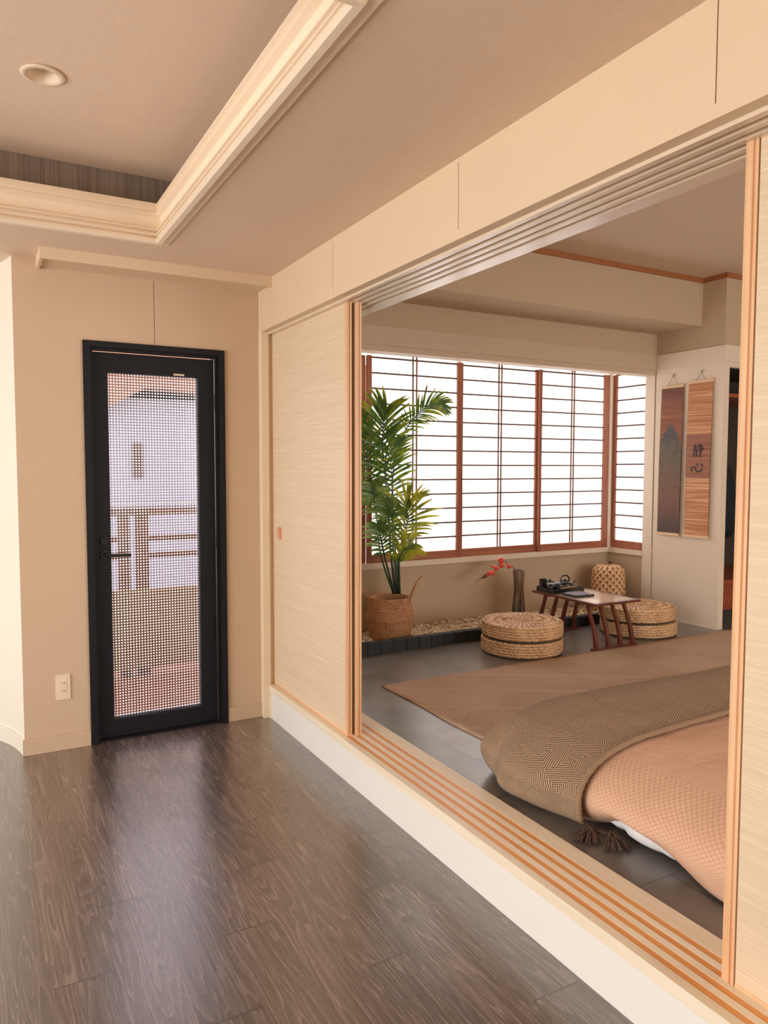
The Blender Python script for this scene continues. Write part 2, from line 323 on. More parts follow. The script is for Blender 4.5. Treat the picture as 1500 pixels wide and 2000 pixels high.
def blanket_mat():
    mt, nt, p = new_mat('taupe_basket_knit')
    tc = N(nt, 'ShaderNodeTexCoord'); sep = N(nt, 'ShaderNodeSeparateXYZ'); L(nt, tc.outputs['UV'], sep.inputs[0])
    X, Y = sep.outputs['X'], sep.outputs['Y']
    wob = math_n(nt, 'MULTIPLY', math_n(nt, 'SUBTRACT', noise(nt, tc.outputs['UV'], 6, 2), 0.5), 0.025)
    X2 = math_n(nt, 'ADD', X, wob); Y2 = math_n(nt, 'SUBTRACT', Y, wob)
    cx_ = math_n(nt, 'FLOOR', math_n(nt, 'DIVIDE', math_n(nt, 'ADD', X2, Y2), 0.115)); c2 = math_n(nt, 'FLOOR', math_n(nt, 'DIVIDE', math_n(nt, 'SUBTRACT', X2, Y2), 0.115))
    chk = math_n(nt, 'ABSOLUTE', math_n(nt, 'MODULO', math_n(nt, 'ADD', cx_, c2), 2.0))
    s1 = math_n(nt, 'SINE', math_n(nt, 'MULTIPLY', math_n(nt, 'ADD', X2, math_n(nt, 'MULTIPLY', Y2, 0.35)), 760.0))
    s2 = math_n(nt, 'SINE', math_n(nt, 'MULTIPLY', math_n(nt, 'SUBTRACT', Y2, math_n(nt, 'MULTIPLY', X2, 0.35)), 760.0))
    st = math_n(nt, 'ADD', math_n(nt, 'MULTIPLY', chk, s1), math_n(nt, 'MULTIPLY', math_n(nt, 'SUBTRACT', 1.0, chk), s2))
    n = noise(nt, tc.outputs['UV'], 260, 3)
    f = math_n(nt, 'ADD', math_n(nt, 'ADD', math_n(nt, 'MULTIPLY', st, 0.22), 0.25), math_n(nt, 'MULTIPLY', n, 0.5))
    L(nt, ramp(nt, f, [(0.30, (0.110, 0.060, 0.032)), (0.5, (0.30, 0.195, 0.120)), (0.70, (0.62, 0.46, 0.32))]), p.inputs['Base Color'])
    p.inputs['Roughness'].default_value = 0.95; bump(nt, p, f, 0.8, 0.005)
    return mt
M['blanket'] = blanket_mat()
def duvet_mat():
    mt, nt, p = new_mat('peach_check_duvet')
    tc = N(nt, 'ShaderNodeTexCoord')
    ck = N(nt, 'ShaderNodeTexChecker'); L(nt, tc.outputs['UV'], ck.inputs['Vector']); ck.inputs['Scale'].default_value = 100.0
    n = noise(nt, tc.outputs['UV'], 220, 2)
    f = math_n(nt, 'ADD', math_n(nt, 'MULTIPLY', ck.outputs['Fac'], 0.8), math_n(nt, 'MULTIPLY', n, 0.2))
    L(nt, mix_c(nt, f, (0.60, 0.365, 0.245), (0.74, 0.475, 0.335)), p.inputs['Base Color']); p.inputs['Roughness'].default_value = 0.75
    wr = noise(nt, coords(nt, (3, 5, 3)), 3.0, 4, 0.55)
    bump(nt, p, math_n(nt, 'ADD', math_n(nt, 'MULTIPLY', wr, 6.0), math_n(nt, 'MULTIPLY', ck.outputs['Fac'], 0.25)), 0.5, 0.003)
    return mt
M['duvet'] = duvet_mat()
def leaf_mat(name, a, b, c_):
    mt, nt, p = new_mat(name)
    tc = N(nt, 'ShaderNodeTexCoord'); sep = N(nt, 'ShaderNodeSeparateXYZ'); L(nt, tc.outputs['UV'], sep.inputs[0])
    n = noise(nt, tc.outputs['Object'], 14, 3)
    f = math_n(nt, 'ADD', math_n(nt, 'MULTIPLY', n, 0.9), math_n(nt, 'MULTIPLY', sep.outputs['X'], 0.25))
    col = ramp(nt, f, [(0.38, a), (0.58, b), (0.80, c_)])
    L(nt, col, p.inputs['Base Color']); p.inputs['Roughness'].default_value = 0.35
    tr = N(nt, 'ShaderNodeBsdfTranslucent'); L(nt, col, tr.inputs[0]); mx = N(nt, 'ShaderNodeMixShader'); mx.inputs[0].default_value = 0.22
    L(nt, p.outputs[0], mx.inputs[1]); L(nt, tr.outputs[0], mx.inputs[2]); L(nt, mx.outputs[0], nt.nodes['Material Output'].inputs['Surface'])
    return mt
M['leaf'] = leaf_mat('dark_palm_leaf', (0.022, 0.075, 0.016), (0.085, 0.19, 0.022), (0.42, 0.44, 0.04))
M['leafy'] = leaf_mat('yellow_green_palm_leaf', (0.06, 0.14, 0.018), (0.32, 0.37, 0.035), (0.72, 0.66, 0.06))
M['leafp'] = leaf_mat('pale_backed_palm_leaf', (0.04, 0.12, 0.03), (0.14, 0.25, 0.06), (0.38, 0.46, 0.17))
def scroll_mat(name, kind):
    mt, nt, p = new_mat(name)
    tc = N(nt, 'ShaderNodeTexCoord'); sep = N(nt, 'ShaderNodeSeparateXYZ'); L(nt, tc.outputs['Object'], sep.inputs[0])
    Y, Z = sep.outputs['Y'], sep.outputs['Z']
    sl = noise(nt, coords(nt, (1, 1.5, 110)), 1.0, 3, 0.7)
    if kind == 'script':
        light = ramp(nt, sl, [(0.35, (0.34, 0.125, 0.05)), (0.5, (0.54, 0.24, 0.105)), (0.66, (0.80, 0.47, 0.25))])
        dark = ramp(nt, sl, [(0.35, (0.22, 0.075, 0.038)), (0.66, (0.40, 0.165, 0.09))])
        band = math_n(nt, 'MULTIPLY', math_n(nt, 'LESS_THAN', Z, 1.657), math_n(nt, 'GREATER_THAN', Z, 1.322))
        col = mix_c(nt, band, light, dark)
    else:
        brown = ramp(nt, sl, [(0.35, (0.15, 0.045, 0.022)), (0.66, (0.40, 0.145, 0.065))])
        brown = mix_c(nt, math_n(nt, 'MULTIPLY', math_n(nt, 'SUBTRACT', Z, 1.85), 4.0, clamp=True), brown, (0.115, 0.04, 0.028))
        dy = math_n(nt, 'ABSOLUTE', math_n(nt, 'SUBTRACT', Y, 4.075))
        nz = math_n(nt, 'MULTIPLY', math_n(nt, 'SUBTRACT', noise(nt, coords(nt, (1, 1, 1)), 22, 4), 0.5), 0.16)
        ridge = math_n(nt, 'SUBTRACT', math_n(nt, 'ADD', 1.755, nz), math_n(nt, 'MULTIPLY', math_n(nt, 'MULTIPLY', dy, dy), 16.0))
        below = math_n(nt, 'MULTIPLY', math_n(nt, 'SUBTRACT', ridge, Z), 30.0, clamp=True)
        det = noise(nt, coords(nt, (1, 2.2, 1.0)), 26, 6, 0.65)
        mpos = math_n(nt, 'DIVIDE', math_n(nt, 'SUBTRACT', Z, 0.9), 0.85)
        mcol = ramp(nt, math_n(nt, 'ADD', mpos, math_n(nt, 'MULTIPLY', math_n(nt, 'SUBTRACT', det, 0.5), 0.9)),
                    [(0.05, (0.055, 0.045, 0.05)), (0.25, (0.20, 0.08, 0.05)), (0.45, (0.145, 0.085, 0.045)), (0.7, (0.105, 0.095, 0.055)), (0.97, (0.030, 0.055, 0.070))])
        mcol = mix_c(nt, math_n(nt, 'MULTIPLY', math_n(nt, 'GREATER_THAN', det, 0.56), 0.5), mcol, (0.035, 0.035, 0.04))
        col = mix_c(nt, math_n(nt, 'MULTIPLY', below, 0.88), brown, mcol)
    L(nt, col, p.inputs['Base Color']); p.inputs['Roughness'].default_value = 0.6; bump(nt, p, sl, 0.5, 0.002)
    return mt
M['scroll_a'] = scroll_mat('painted_bamboo_slats', 'paint')
M['scroll_b'] = scroll_mat('plain_bamboo_slats', 'script')
M['ink'] = plain('black_ink', (0.018, 0.014, 0.016), 0.5)
def vase_mat():
    mt, nt, p = new_mat('streaked_charred_wood')
    n = noise(nt, coords(nt, (45, 45, 1.5)), 1.2, 4)
    L(nt, ramp(nt, n, [(0.36, (0.035, 0.026, 0.022)), (0.5, (0.15, 0.098, 0.066)), (0.66, (0.38, 0.26, 0.17))]), p.inputs['Base Color'])
    p.inputs['Roughness'].default_value = 0.5; bump(nt, p, n, 0.5, 0.004); return mt
M['vase'] = vase_mat()

# ------------------------------------------------------------------ mesh helpers
def link(name, me, mat, parent=None, smooth=False):
    o = bpy.data.objects.new(name, me); C.objects.link(o)
    if mat: me.materials.append(mat)
    if parent: o.parent = parent
    if smooth:
        for f in me.polygons: f.use_smooth = True
    return o
class MB:
    def __init__(s): s.bm = bmesh.new(); s.mi = 0
    def box(s, x0, x1, y0, y1, z0, z1, mi=0):
        v = [s.bm.verts.new((x, y, z)) for x in (x0, x1) for y in (y0, y1) for z in (z0, z1)]
        for q in ((0, 1, 3, 2), (4, 6, 7, 5), (0, 4, 5, 1), (2, 3, 7, 6), (0, 2, 6, 4), (1, 5, 7, 3)):
            f = s.bm.faces.new([v[i] for i in q]); f.material_index = mi
        return s
    def tube(s, pts, rad, n=8, cap=True, flat=1.0):
        pts = [Vector(p) for p in pts]; k = len(pts)
        if isinstance(rad, (int, float)): rad = [rad]*k
        rings = []; ref = None
        for i, p in enumerate(pts):
            d = (pts[min(i+1, k-1)]-pts[max(i-1, 0)]).normalized()
            if ref is None:
                ref = Vector((0, 0, 1)) if abs(d.z) < 0.9 else Vector((1, 0, 0))
            a = (ref-d*ref.dot(d)).normalized(); b = d.cross(a); ref = a
            rings.append([s.bm.verts.new(p+(a*math.cos(2*PI*j/n)+b*math.sin(2*PI*j/n)*flat)*rad[i]) for j in range(n)])
        for i in range(k-1):
            for j in range(n):
                s.bm.faces.new((rings[i][j], rings[i][(j+1) % n], rings[i+1][(j+1) % n], rings[i+1][j]))
        if cap:
            s.bm.faces.new(rings[0][::-1]); s.bm.faces.new(rings[-1])
        return s
    def lathe(s, prof, n=48, c=(0, 0, 0), fn=None, closed=True):
        rings = []
        for i, (r, z) in enumerate(prof):
            ring = []
            for j in range(n):
                a = 2*PI*j/n; rr, zz = r, z
                if fn: rr, zz = fn(i, j, r, z, a)
                ring.append(s.bm.verts.new((c[0]+rr*math.cos(a), c[1]+rr*math.sin(a), c[2]+zz)))
            rings.append(ring)
        for i in range(len(rings)-1):
            for j in range(n):
                s.bm.faces.new((rings[i][j], rings[i][(j+1) % n], rings[i+1][(j+1) % n], rings[i+1][j]))
        if closed:
            s.bm.faces.new(rings[0][::-1]); s.bm.faces.new(rings[-1])
        return s
    def prism(s, pts, axis, a0, a1):
        """closed polygon of 2D points extruded along axis (0:x -> (y,z); 1:y -> (x,z); 2:z -> (x,y))"""
        def mk(p, t): return {0: (t, p[0], p[1]), 1: (p[0], t, p[1]), 2: (p[0], p[1], t)}[axis]
        A = [s.bm.verts.new(mk(p, a0)) for p in pts]; B = [s.bm.verts.new(mk(p, a1)) for p in pts]; n = len(pts)
        s.bm.faces.new(A[::-1]); s.bm.faces.new(B)
        for i in range(n): s.bm.faces.new((A[i], A[(i+1) % n], B[(i+1) % n], B[i]))
        return s
    def build(s, name, mat, parent=None, smooth=False, bevel=0.0, seg=2, mats=None):
        bmesh.ops.recalc_face_normals(s.bm, faces=s.bm.faces)
        if bevel:
            bmesh.ops.bevel(s.bm, geom=[e for e in s.bm.edges], offset=bevel, segments=seg, affect='EDGES', clamp_overlap=True)
        me = bpy.data.meshes.new(name); s.bm.to_mesh(me); s.bm.free()
        o = link(name, me, mat, parent, smooth)
        for x in (mats or []): me.materials.append(x)
        return o
def box(name, mat, x0, x1, y0, y1, z0, z1, parent=None, bevel=0.0):
    return MB().box(x0, x1, y0, y1, z0, z1).build(name, mat, parent, bevel=bevel)
def struct(o, kind='structure'):
    o['kind'] = kind; return o
def empty(name, loc=(0, 0, 0)):
    o = bpy.data.objects.new(name, None); C.objects.link(o); o.location = loc; o.empty_display_size = 0.05; return o
def tag(o, label, cat, group=None):
    o['label'] = label; o['category'] = cat
    if group: o['group'] = group
    return o
def at(parts, root):
    """parts built in world coordinates keep their place under a root that stands elsewhere"""
    for o in parts: o.parent = root; o.matrix_parent_inverse = root.matrix_basis.inverted()
    return root
def sbox(name, mat, *a, bevel=0.0): return struct(box(name, mat, *a, bevel=bevel))

# ------------------------------------------------------------------ numbers of the place
XH, XL, XS, XE = 1.384, 1.424, 1.420, 1.655       # header face, lintel face, riser face, far edge of sill
ZC, ZH, ZL, ZS, ZT = 2.387, 2.132, 2.122, 0.186, 0.180
YW = 3.92
TR = [1.456, 1.4975, 1.539, 1.5805]

# ------------------------------------------------------------------ room with the plank floor
struct(MB().box(-3.3, 0.19, -2.7, 4.80, -0.12, 0.0).box(0.19, 1.43, -2.7, 4.06, -0.12, 0.0).build('floor', M['planks']))
# lower ceiling ring around the tray
cl = MB()
cl.box(0.78, 1.75, -2.7, 3.92, ZC, 2.60); cl.box(-3.3, 0.19, 3.40, 4.80, ZC, 2.50); cl.box(0.19, 0.78, 3.40, 4.06, ZC, 2.50); cl.box(0.78, 1.75, 3.92, 4.06, ZC, 2.60)
cl.box(-3.3, 0.78, -2.7, 1.395, ZC, 2.60); cl.box(-3.3, -1.14, 1.395, 3.40, ZC, 2.60)
struct(cl.build('ceiling', M['ceil']))
tr = MB()
hx, hy, hh_ = 0.239, 2.771, 0.046
tr.box(-1.35, hx-hh_, 1.20, 3.62, 2.70, 2.78); tr.box(hx+hh_, 0.98, 1.20, 3.62, 2.70, 2.78); tr.box(hx-hh_, hx+hh_, 1.20, hy-hh_, 2.70, 2.78); tr.box(hx-hh_, hx+hh_, hy+hh_, 3.62, 2.70, 2.78)
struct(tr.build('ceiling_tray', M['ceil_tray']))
tw = MB(); tw.box(-1.35, 0.98, 3.50, 3.54, 2.50, 2.70); tw.box(0.93, 0.97, 1.25, 3.50, 2.60, 2.70); tw.box(-1.35, 0.98, 1.22, 1.26, 2.60, 2.70); tw.box(-1.35, -1.31, 1.26, 3.5, 2.60, 2.70)
tw = tw.build('wall_tray', M['striped']); struct(tw)
# moulding round the tray opening (mitred profile)
prof = [(0.002, 2.542), (-0.014, 2.538), (-0.018, 2.522), (-0.004, 2.516), (-0.002, 2.504), (-0.016, 2.499), (-0.017, 2.489), (0.002, 2.482), (0.012, 2.464), (0.010, 2.446), (0.000, 2.434),
        (-0.014, 2.430), (-0.016, 2.423), (0.000, 2.420), (0.000, 2.412), (-0.016, 2.409), (-0.018, 2.400), (-0.002, 2.397), (-0.003, 2.390), (-0.020, 2.387), (-0.023, 2.376),
        (-0.014, 2.368), (0.006, 2.367), (0.010, 2.379), (0.041, 2.379), (0.041, 2.389), (0.022, 2.389), (0.022, 2.542)]
def frame_sweep(name, prof, x0, x1, y0, y1, mat):
    bm = bmesh.new(); rings = []
    for cx, cyy, sx, sy in ((x0, y0, -1, -1), (x1, y0, 1, -1), (x1, y1, 1, 1), (x0, y1, -1, 1)):
        rings.append([bm.verts.new((cx+sx*d, cyy+sy*d, z)) for d, z in prof])
    n = len(prof)
    for k in range(4):
        a, b = rings[k], rings[(k+1) % 4]
        for i in range(n): bm.faces.new((a[i], a[(i+1) % n], b[(i+1) % n], b[i]))
    bmesh.ops.recalc_face_normals(bm, faces=bm.faces)
    me = bpy.data.meshes.new(name); bm.to_mesh(me); bm.free(); return link(name, me, mat)
struct(frame_sweep('trim_1', prof, -1.10, 0.740, 1.435, 3.36, M['mould']))

# door wall with its hairline joint
w = MB()
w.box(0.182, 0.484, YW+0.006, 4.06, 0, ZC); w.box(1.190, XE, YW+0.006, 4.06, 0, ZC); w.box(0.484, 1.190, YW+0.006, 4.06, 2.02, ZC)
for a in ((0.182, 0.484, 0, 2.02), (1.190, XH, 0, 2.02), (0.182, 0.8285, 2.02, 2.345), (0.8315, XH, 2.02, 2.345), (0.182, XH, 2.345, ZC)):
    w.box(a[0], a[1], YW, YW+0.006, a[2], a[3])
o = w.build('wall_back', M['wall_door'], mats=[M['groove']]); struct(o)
# curved return wall
cv = MB(); bm = cv.bm; prev = None; cxy = (0.182-0.77*math.cos(R(6.4)), YW-0.77*math.sin(R(6.4)))
def curve_strip(off, z0, z1, name, mat, th=0.05):
    bm = bmesh.new(); prev = None; pts = []
    for k in range(41):
        a = R(6.4+(90-6.4)*k/40); pts.append((cxy[0]+(0.77+off)*math.cos(a), cxy[1]+(0.77+off)*math.sin(a)))
    pts.append((-3.3, pts[-1][1]))
    out = [(p[0]+th*math.cos(R(6.4+83.6*min(k, 40)/40)), p[1]+th*math.sin(R(6.4+83.6*min(k, 40)/40))) for k, p in enumerate(pts)]
    out = [(min(q[0], 0.1825) if i == 0 else q[0], max(q[1], YW+0.004)) for i, q in enumerate(out)]
    V = [[bm.verts.new((*p, z)) for p in pts] for z in (z0, z1)]; W = [[bm.verts.new((*p, z)) for p in out] for z in (z0, z1)]
    for i in range(len(pts)-1):
        bm.faces.new((V[0][i], V[0][i+1], V[1][i+1], V[1][i])); bm.faces.new((W[0][i+1], W[0][i], W[1][i], W[1][i+1]))
        bm.faces.new((V[1][i], V[1][i+1], W[1][i+1], W[1][i])); bm.faces.new((V[0][i+1], V[0][i], W[0][i], W[0][i+1]))
    bm.faces.new((V[0][0], V[1][0], W[1][0], W[0][0]))
    bmesh.ops.recalc_face_normals(bm, faces=bm.faces)
    me = bpy.data.meshes.new(name); bm.to_mesh(me); bm.free(); o = link(name, me, mat)
    return struct(o)
curve_strip(0.0, 0.0, ZC, 'wall_curved', M['wall_curve'])
curve_strip(-0.008, 0.0, 0.080, 'baseboard_curved', M['wall_curve'], 0.010)
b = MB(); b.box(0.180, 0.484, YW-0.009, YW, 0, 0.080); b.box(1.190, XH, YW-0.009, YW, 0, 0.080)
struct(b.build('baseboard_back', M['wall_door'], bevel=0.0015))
# curtain box above the door
b = MB(); b.box(0.287, XH, 3.702, 3.716, 2.335, ZC); b.box(0.287, 0.301, 3.716, YW, 2.335, ZC); b.box(0.301, XH, 3.716, YW, 2.349, ZC)
struct(b.build('trim_2', M['wall']))
# side and rear walls (out of view) with their windows
b = MB(); b.box(-3.30, -3.20, -2.7, -0.9, 0, ZC); b.box(-3.30, -3.20, 3.5, 5.2, 0, ZC); b.box(-3.30, -3.20, -0.9, 3.5, 2.15, ZC)
struct(b.build('wall_left', M['wall_curve']))
struct(MB().box(-3.3, 1.65, -2.7, -2.6, 0, ZC).build('wall_rear', M['wall_curve']))
b = MB(); b.box(-3.27, -3.22, -0.9, -0.85, 0, 2.15); b.box(-3.27, -3.22, 3.45, 3.5, 0, 2.15); b.box(-3.27, -3.22, 1.27, 1.33, 0, 2.15)
struct(b.build('window_6', M['white']))

# partition: header with hairline joints, casing, grooved lintel, grooved sill
w = MB()
w.box(XH+0.006, XL, -2.6, YW, 2.150, ZC, 1); w.box(XH+0.006, XL, -2.6, YW, ZH, 2.150); w.box(XL, XE, -2.6, YW, 2.140, 2.84)
w.box(XH, XH+0.006, -2.6, YW, ZH, 2.163); w.box(XH, XH+0.006, -2.6, YW, 2.375, ZC)
seams = [-2.6, -0.83, 0.12, 1.066, 2.010, 2.957, YW]
for i in range(len(seams)-1):
    w.box(XH, XH+0.006, seams[i]+0.0017, seams[i+1]-0.0017, 2.163, 2.375)
struct(w.build('wall_right', M['wall'], mats=[M['groove']]))
def grooved(name, zb, zt, front, mat, up):
    """board along y with four sliding grooves on one face"""
    g = 0.0105; dep = 0.013 if not up else 0.004
    pts = []
    face = zt if up else zb; s = -1 if up else 1
    pts.append((front, face))
    for t in TR:
        pts += [(t-g, face), (t-g, face+s*dep), (t+g, face+s*dep), (t+g, face)]
    pts.append((XE, face)); pts += [(XE, zb if up else zt), (front, zb if up else zt)]
    return MB().prism(pts, 1, -2.6, YW).build(name, mat)
struct(grooved('trim_3', ZL, 2.140, XL, M['lintel'], False))
o = grooved('trim_4', 0.150, ZS, XS-0.003, M['sillwood'], True); struct(o)
for k, t in enumerate(TR):
    struct(box('trim_%d' % (5+k), M['track'], t-0.0100, t+0.0100, -2.6, YW-0.03, ZS-0.0045, ZS-0.0012))
struct(MB().box(XS, XE, -2.6, YW, 0.0, 0.150).box(XS-0.0025, XS, -2.6, YW-0.03, 0.150, ZS-0.0005).build('wall_step', M['sill']))
b = MB(); b.box(XH, XL, 3.872, YW, 0, ZH); b.box(XL, XE, 3.893, YW, ZS, ZL)
b.box(XS-0.004, XS, 3.862, 3.893, 0.0, 0.150)
struct(b.build('trim_9', M['trimw'], bevel=0.001))

# glazed door
d = empty('door_1', (0.837, YW, 0.0)); struct(d)
f = MB(); x0, x1 = 0.484, 1.190
f.box(x0, x0+0.034, 3.905, 4.055, 0, 2.02); f.box(x1-0.034, x1, 3.905, 4.055, 0, 2.02); f.box(x0+0.034, x1-0.034, 3.905, 4.055, 1.990, 2.02); f.box(x0+0.034, x1-0.034, 3.92, 4.055, 0, 0.010)
f.box(x0+0.034, x0+0.046, 3.925, 3.945, 0.01, 1.99); f.box(x1-0.046, x1-0.034, 3.925, 3.945, 0.01, 1.99); f.box(x0+0.046, x1-0.046, 3.925, 3.945, 1.975, 1.99)
parts = [f.build('door_frame', M['black'], bevel=0.0015)]
gx0, gx1, gz0, gz1 = 0.603, 1.058, 0.098, 1.873
lf = MB(); a0, a1 = 0.532, 1.142
lf.box(a0, gx0, 3.950, 3.988, 0.012, 1.973); lf.box(gx1, a1, 3.950, 3.988, 0.012, 1.973); lf.box(gx0, gx1, 3.950, 3.988, gz1, 1.973); lf.box(gx0, gx1, 3.950, 3.988, 0.012, gz0)
parts.append(lf.build('door_panel', M['black']))
parts.append(MB().box(gx0, gx1, 3.970, 3.974, gz0, gz1).build('glass', M['dotglass']))
parts.append(MB().box(gx0, gx1, 3.974, 3.988, gz0, gz0+0.014).box(gx1-0.006, gx1, 3.974, 3.988, gz0, gz1).build('glazing_bead', M['white']))
hb = MB()
def disc(mb, x, z, r, y0, y1, n=24):
    va = [mb.bm.verts.new((x+r*math.cos(2*PI*j/n), y0, z+r*math.sin(2*PI*j/n))) for j in range(n)]
    vb = [mb.bm.verts.new((x+r*0.93*math.cos(2*PI*j/n), y1, z+r*0.93*math.sin(2*PI*j/n))) for j in range(n)]
    for j in range(n): mb.bm.faces.new((va[j], va[(j+1) % n], vb[(j+1) % n], vb[j]))
    mb.bm.faces.new(va); mb.bm.faces.new(vb)
disc(hb, 0.572, 0.958, 0.025, 3.950, 3.940); hb.tube([(0.572, 3.945, 0.958), (0.572, 3.915, 0.958), (0.577, 3.905, 0.957), (0.60, 3.899, 0.956), (0.690, 3.899, 0.955)], [0.009, 0.009, 0.0092, 0.0088, 0.0085], 12)
parts.append(hb.build('door_handle', M['blackmetal'], smooth=False))
lk = MB(); disc(lk, 0.571, 1.030, 0.020, 3.950, 3.938); disc(lk, 0.571, 1.030, 0.010, 3.938, 3.934); lk.box(0.569, 0.573, 3.928, 3.934, 1.021, 1.039)
parts.append(lk.build('lock', M['blackmetal']))
parts.append(MB().box(0.930, 0.985, 3.9488, 3.950, 1.878, 1.887).build('label_plate', M['plastic']))
for hz in (0.25, 1.0, 1.75):
    parts.append(MB().tube([(1.149, 3.947, hz-0.04), (1.149, 3.947, hz+0.04)], 0.006, 10).build('hinge', M['black']))
at(parts, d)

# wall outlet
ot = empty('power_outlet', (0.359, YW, 0.25)); tag(ot, 'cream double power outlet low on the wall left of the black door', 'outlet')
pl = MB().box(0.324, 0.394, 3.913, YW, 0.252, 0.378).build('cover_plate', M['plastic'], bevel=0.003)
ins = MB().box(0.343, 0.375, 3.911, 3.914, 0.272, 0.358).build('socket_insert', M['plastic'], bevel=0.0008)
slots = [MB().box(x, x+0.0022, 3.9104, 3.9115, z, z+0.010).build('slot', M['slot']) for z in (0.292, 0.331) for x in (0.3535, 0.3640)]
at([pl, ins]+slots, ot)

# recessed downlight in the tray
dl = empty('recessed_downlight', (0.239, 2.771, 2.70)); tag(dl, 'round recessed cream downlight, switched off, in the raised ceiling tray', 'ceiling light')
q = MB().lathe([(0.050, -0.001), (0.066, -0.0005), (0.070, -0.004), (0.064, -0.008), (0.050, -0.008), (0.048, -0.001)], 48, (0.239, 2.771, 2.70), closed=False).build('trim_ring', M['mould'], smooth=True)
# shallow reflector with the lamp inside, seated in the ring
q2 = MB().lathe([(0.050, -0.007), (0.046, 0.002), (0.043, 0.030), (0.034, 0.050), (0.0335, 0.058), (0.040, 0.058), (0.046, 0.03)], 48, (0.239, 2.771, 2.70), closed=False).build('reflector', M['mould'], smooth=True)
q3 = MB().lathe([(0.033, 0.056), (0.032, 0.040), (0.024, 0.030), (0.012, 0.026), (0.001, 0.025)], 32, (0.239, 2.771, 2.70)).build('lamp', M['white'], smooth=True)
at([q, q2, q3], dl)

# sliding fusuma panels
def fusuma(idx, x0, x1, y0, y1, end_low, end_high, pull=None):
    """panel between y0<y1; end posts where a moulded stile shows"""
    r = empty('door_%d' % idx, ((x0+x1)/2, (y0+y1)/2, ZS)); struct(r); ps = []
    zt = ZL+0.008; zb = ZS-0.001
    def stile(ya, yb, s):
        # moulded: broad rounded part, groove, slim lip, shadow gap
        wd = abs(yb-ya)
        pr = [(x0+0.006, 0.0), (x0+0.001, 0.004), (x0-0.001, 0.012), (x0, 0.022), (x0+0.005, 0.0245), (x0+0.005, 0.0275), (x0, 0.029), (x0, 0.0355), (x1, 0.0355), (x1, 0.004), (x1-0.005, 0.0)]
        return MB().prism([(px, ya+s*py) for px, py in pr], 2, zb, zt)
    if end_high: ps.append(stile(y1, y1-0.036, -1).build('stile', M['fusuma_edge']))
    if end_low: 
        pr = MB(); pr.box(x0, x0+0.012, y0, y0+0.018, zb, zt); pr.box(x0+0.012, x1-0.009, y0+0.006, y0+0.018, zb, zt); pr.box(x1-0.009, x1, y0, y0+0.018, zb, zt)
        ps.append(pr.build('stile', M['fusuma_edge']))
    ya = y0+(0.018 if end_low else 0.008); yb = y1-(0.0385 if end_high else 0.008)
    core = MB().box(x0+0.0025, x1-0.0025, ya, yb, zb+0.010, zt-0.010)
    ps.append(core.build('paper_face', M['fusuma']))
    ed = MB(); ed.box(x0+0.001, x1-0.001, y0+0.001, y1-0.001 if not end_high else yb, zb, zb+0.010); ed.box(x0+0.001, x1-0.001, y0+0.001, y1-0.001 if not end_high else yb, zt-0.010, zt)
    if not end_high: ed.box(x0+0.001, x1-0.001, y1-0.008, y1, zb, zt)
    if not end_low: ed.box(x0+0.001, x1-0.001, y0, y0+0.008, zb, zt)
    ps.append(ed.build('edge_frame', M['fusuma_edge']))
    if pull:
        yy, zz = pull; n = 32; bm = bmesh.new(); rg = []
        for rr, xx in ((0.036, x0+0.0022), (0.035, x0-0.0006), (0.031, x0-0.0006), (0.029, x0+0.0020), (0.012, x0+0.0022)):
            rg.append([bm.verts.new((xx, yy+rr*math.cos(2*PI*j/n), zz+rr*math.sin(2*PI*j/n))) for j in range(n)])
        for i in range(len(rg)-1):
            for j in range(n): bm.faces.new((rg[i][j], rg[i][(j+1) % n], rg[i+1][(j+1) % n], rg[i+1][j]))
        bm.faces.new(rg[-1]); me = bpy.data.meshes.new('finger_pull'); bmesh.ops.recalc_face_normals(bm, faces=bm.faces); bm.to_mesh(me); bm.free()
        ps.append(link('finger_pull', me, M['copper'], None, True))
    at(ps, r); return r
fusuma(2, 1.447, 1.473, 2.955, 3.893, True, False, (3.785, 1.041))
fusuma(3, 1.4885, 1.5125, 2.938, 3.890, True, False)
fusuma(4, 1.527, 1.551, -0.10, 1.098, False, True)

# ------------------------------------------------------------------ room beyond
sbox('floor', M['tile'], XE, 6.4, -1.6, 4.86, 0.06, ZT)
YF, YB, XR = 4.245, 4.735, 4.88      # wall above the bay, window plane, end wall
sbox('ceiling', M['r2ceil'], XE, 6.4, -1.6, 3.9, 2.83, 2.90)
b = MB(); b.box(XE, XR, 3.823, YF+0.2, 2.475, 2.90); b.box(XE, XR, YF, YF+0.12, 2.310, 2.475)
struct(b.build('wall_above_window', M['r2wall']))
# lintel boards running round the corner
b = MB(); b.box(XE, XR-0.01, YF-0.012, YF+0.12, 2.188, 2.310); b.box(XE, XR-0.01, YF-0.004, YF+0.12, 2.150, 2.188)
struct(b.build('trim_10', M['r2trim'], bevel=0.001))
b = MB(); b.box(XR-0.012, XR+0.10, 3.608, YF-0.013, 2.188, 2.306); b.box(XR-0.004, XR+0.10, 3.616, YF-0.005, 2.148, 2.188)
b.box(XR+0.10, 6.4, 3.608, 3.66, 2.188, 2.306); b.box(XR+0.10, 6.4, 3.616, 3.66, 2.148, 2.188)
struct(b.build('trim_11', M['r2panel'], bevel=0.001))
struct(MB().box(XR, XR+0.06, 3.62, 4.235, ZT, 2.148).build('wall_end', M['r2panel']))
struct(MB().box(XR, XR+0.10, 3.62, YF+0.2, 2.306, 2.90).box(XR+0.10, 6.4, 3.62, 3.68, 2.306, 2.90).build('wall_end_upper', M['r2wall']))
struct(MB().box(XR-0.006, XR, 3.62, 4.20, ZT, ZT+0.006).build('baseboard_end', M['r2panel']))
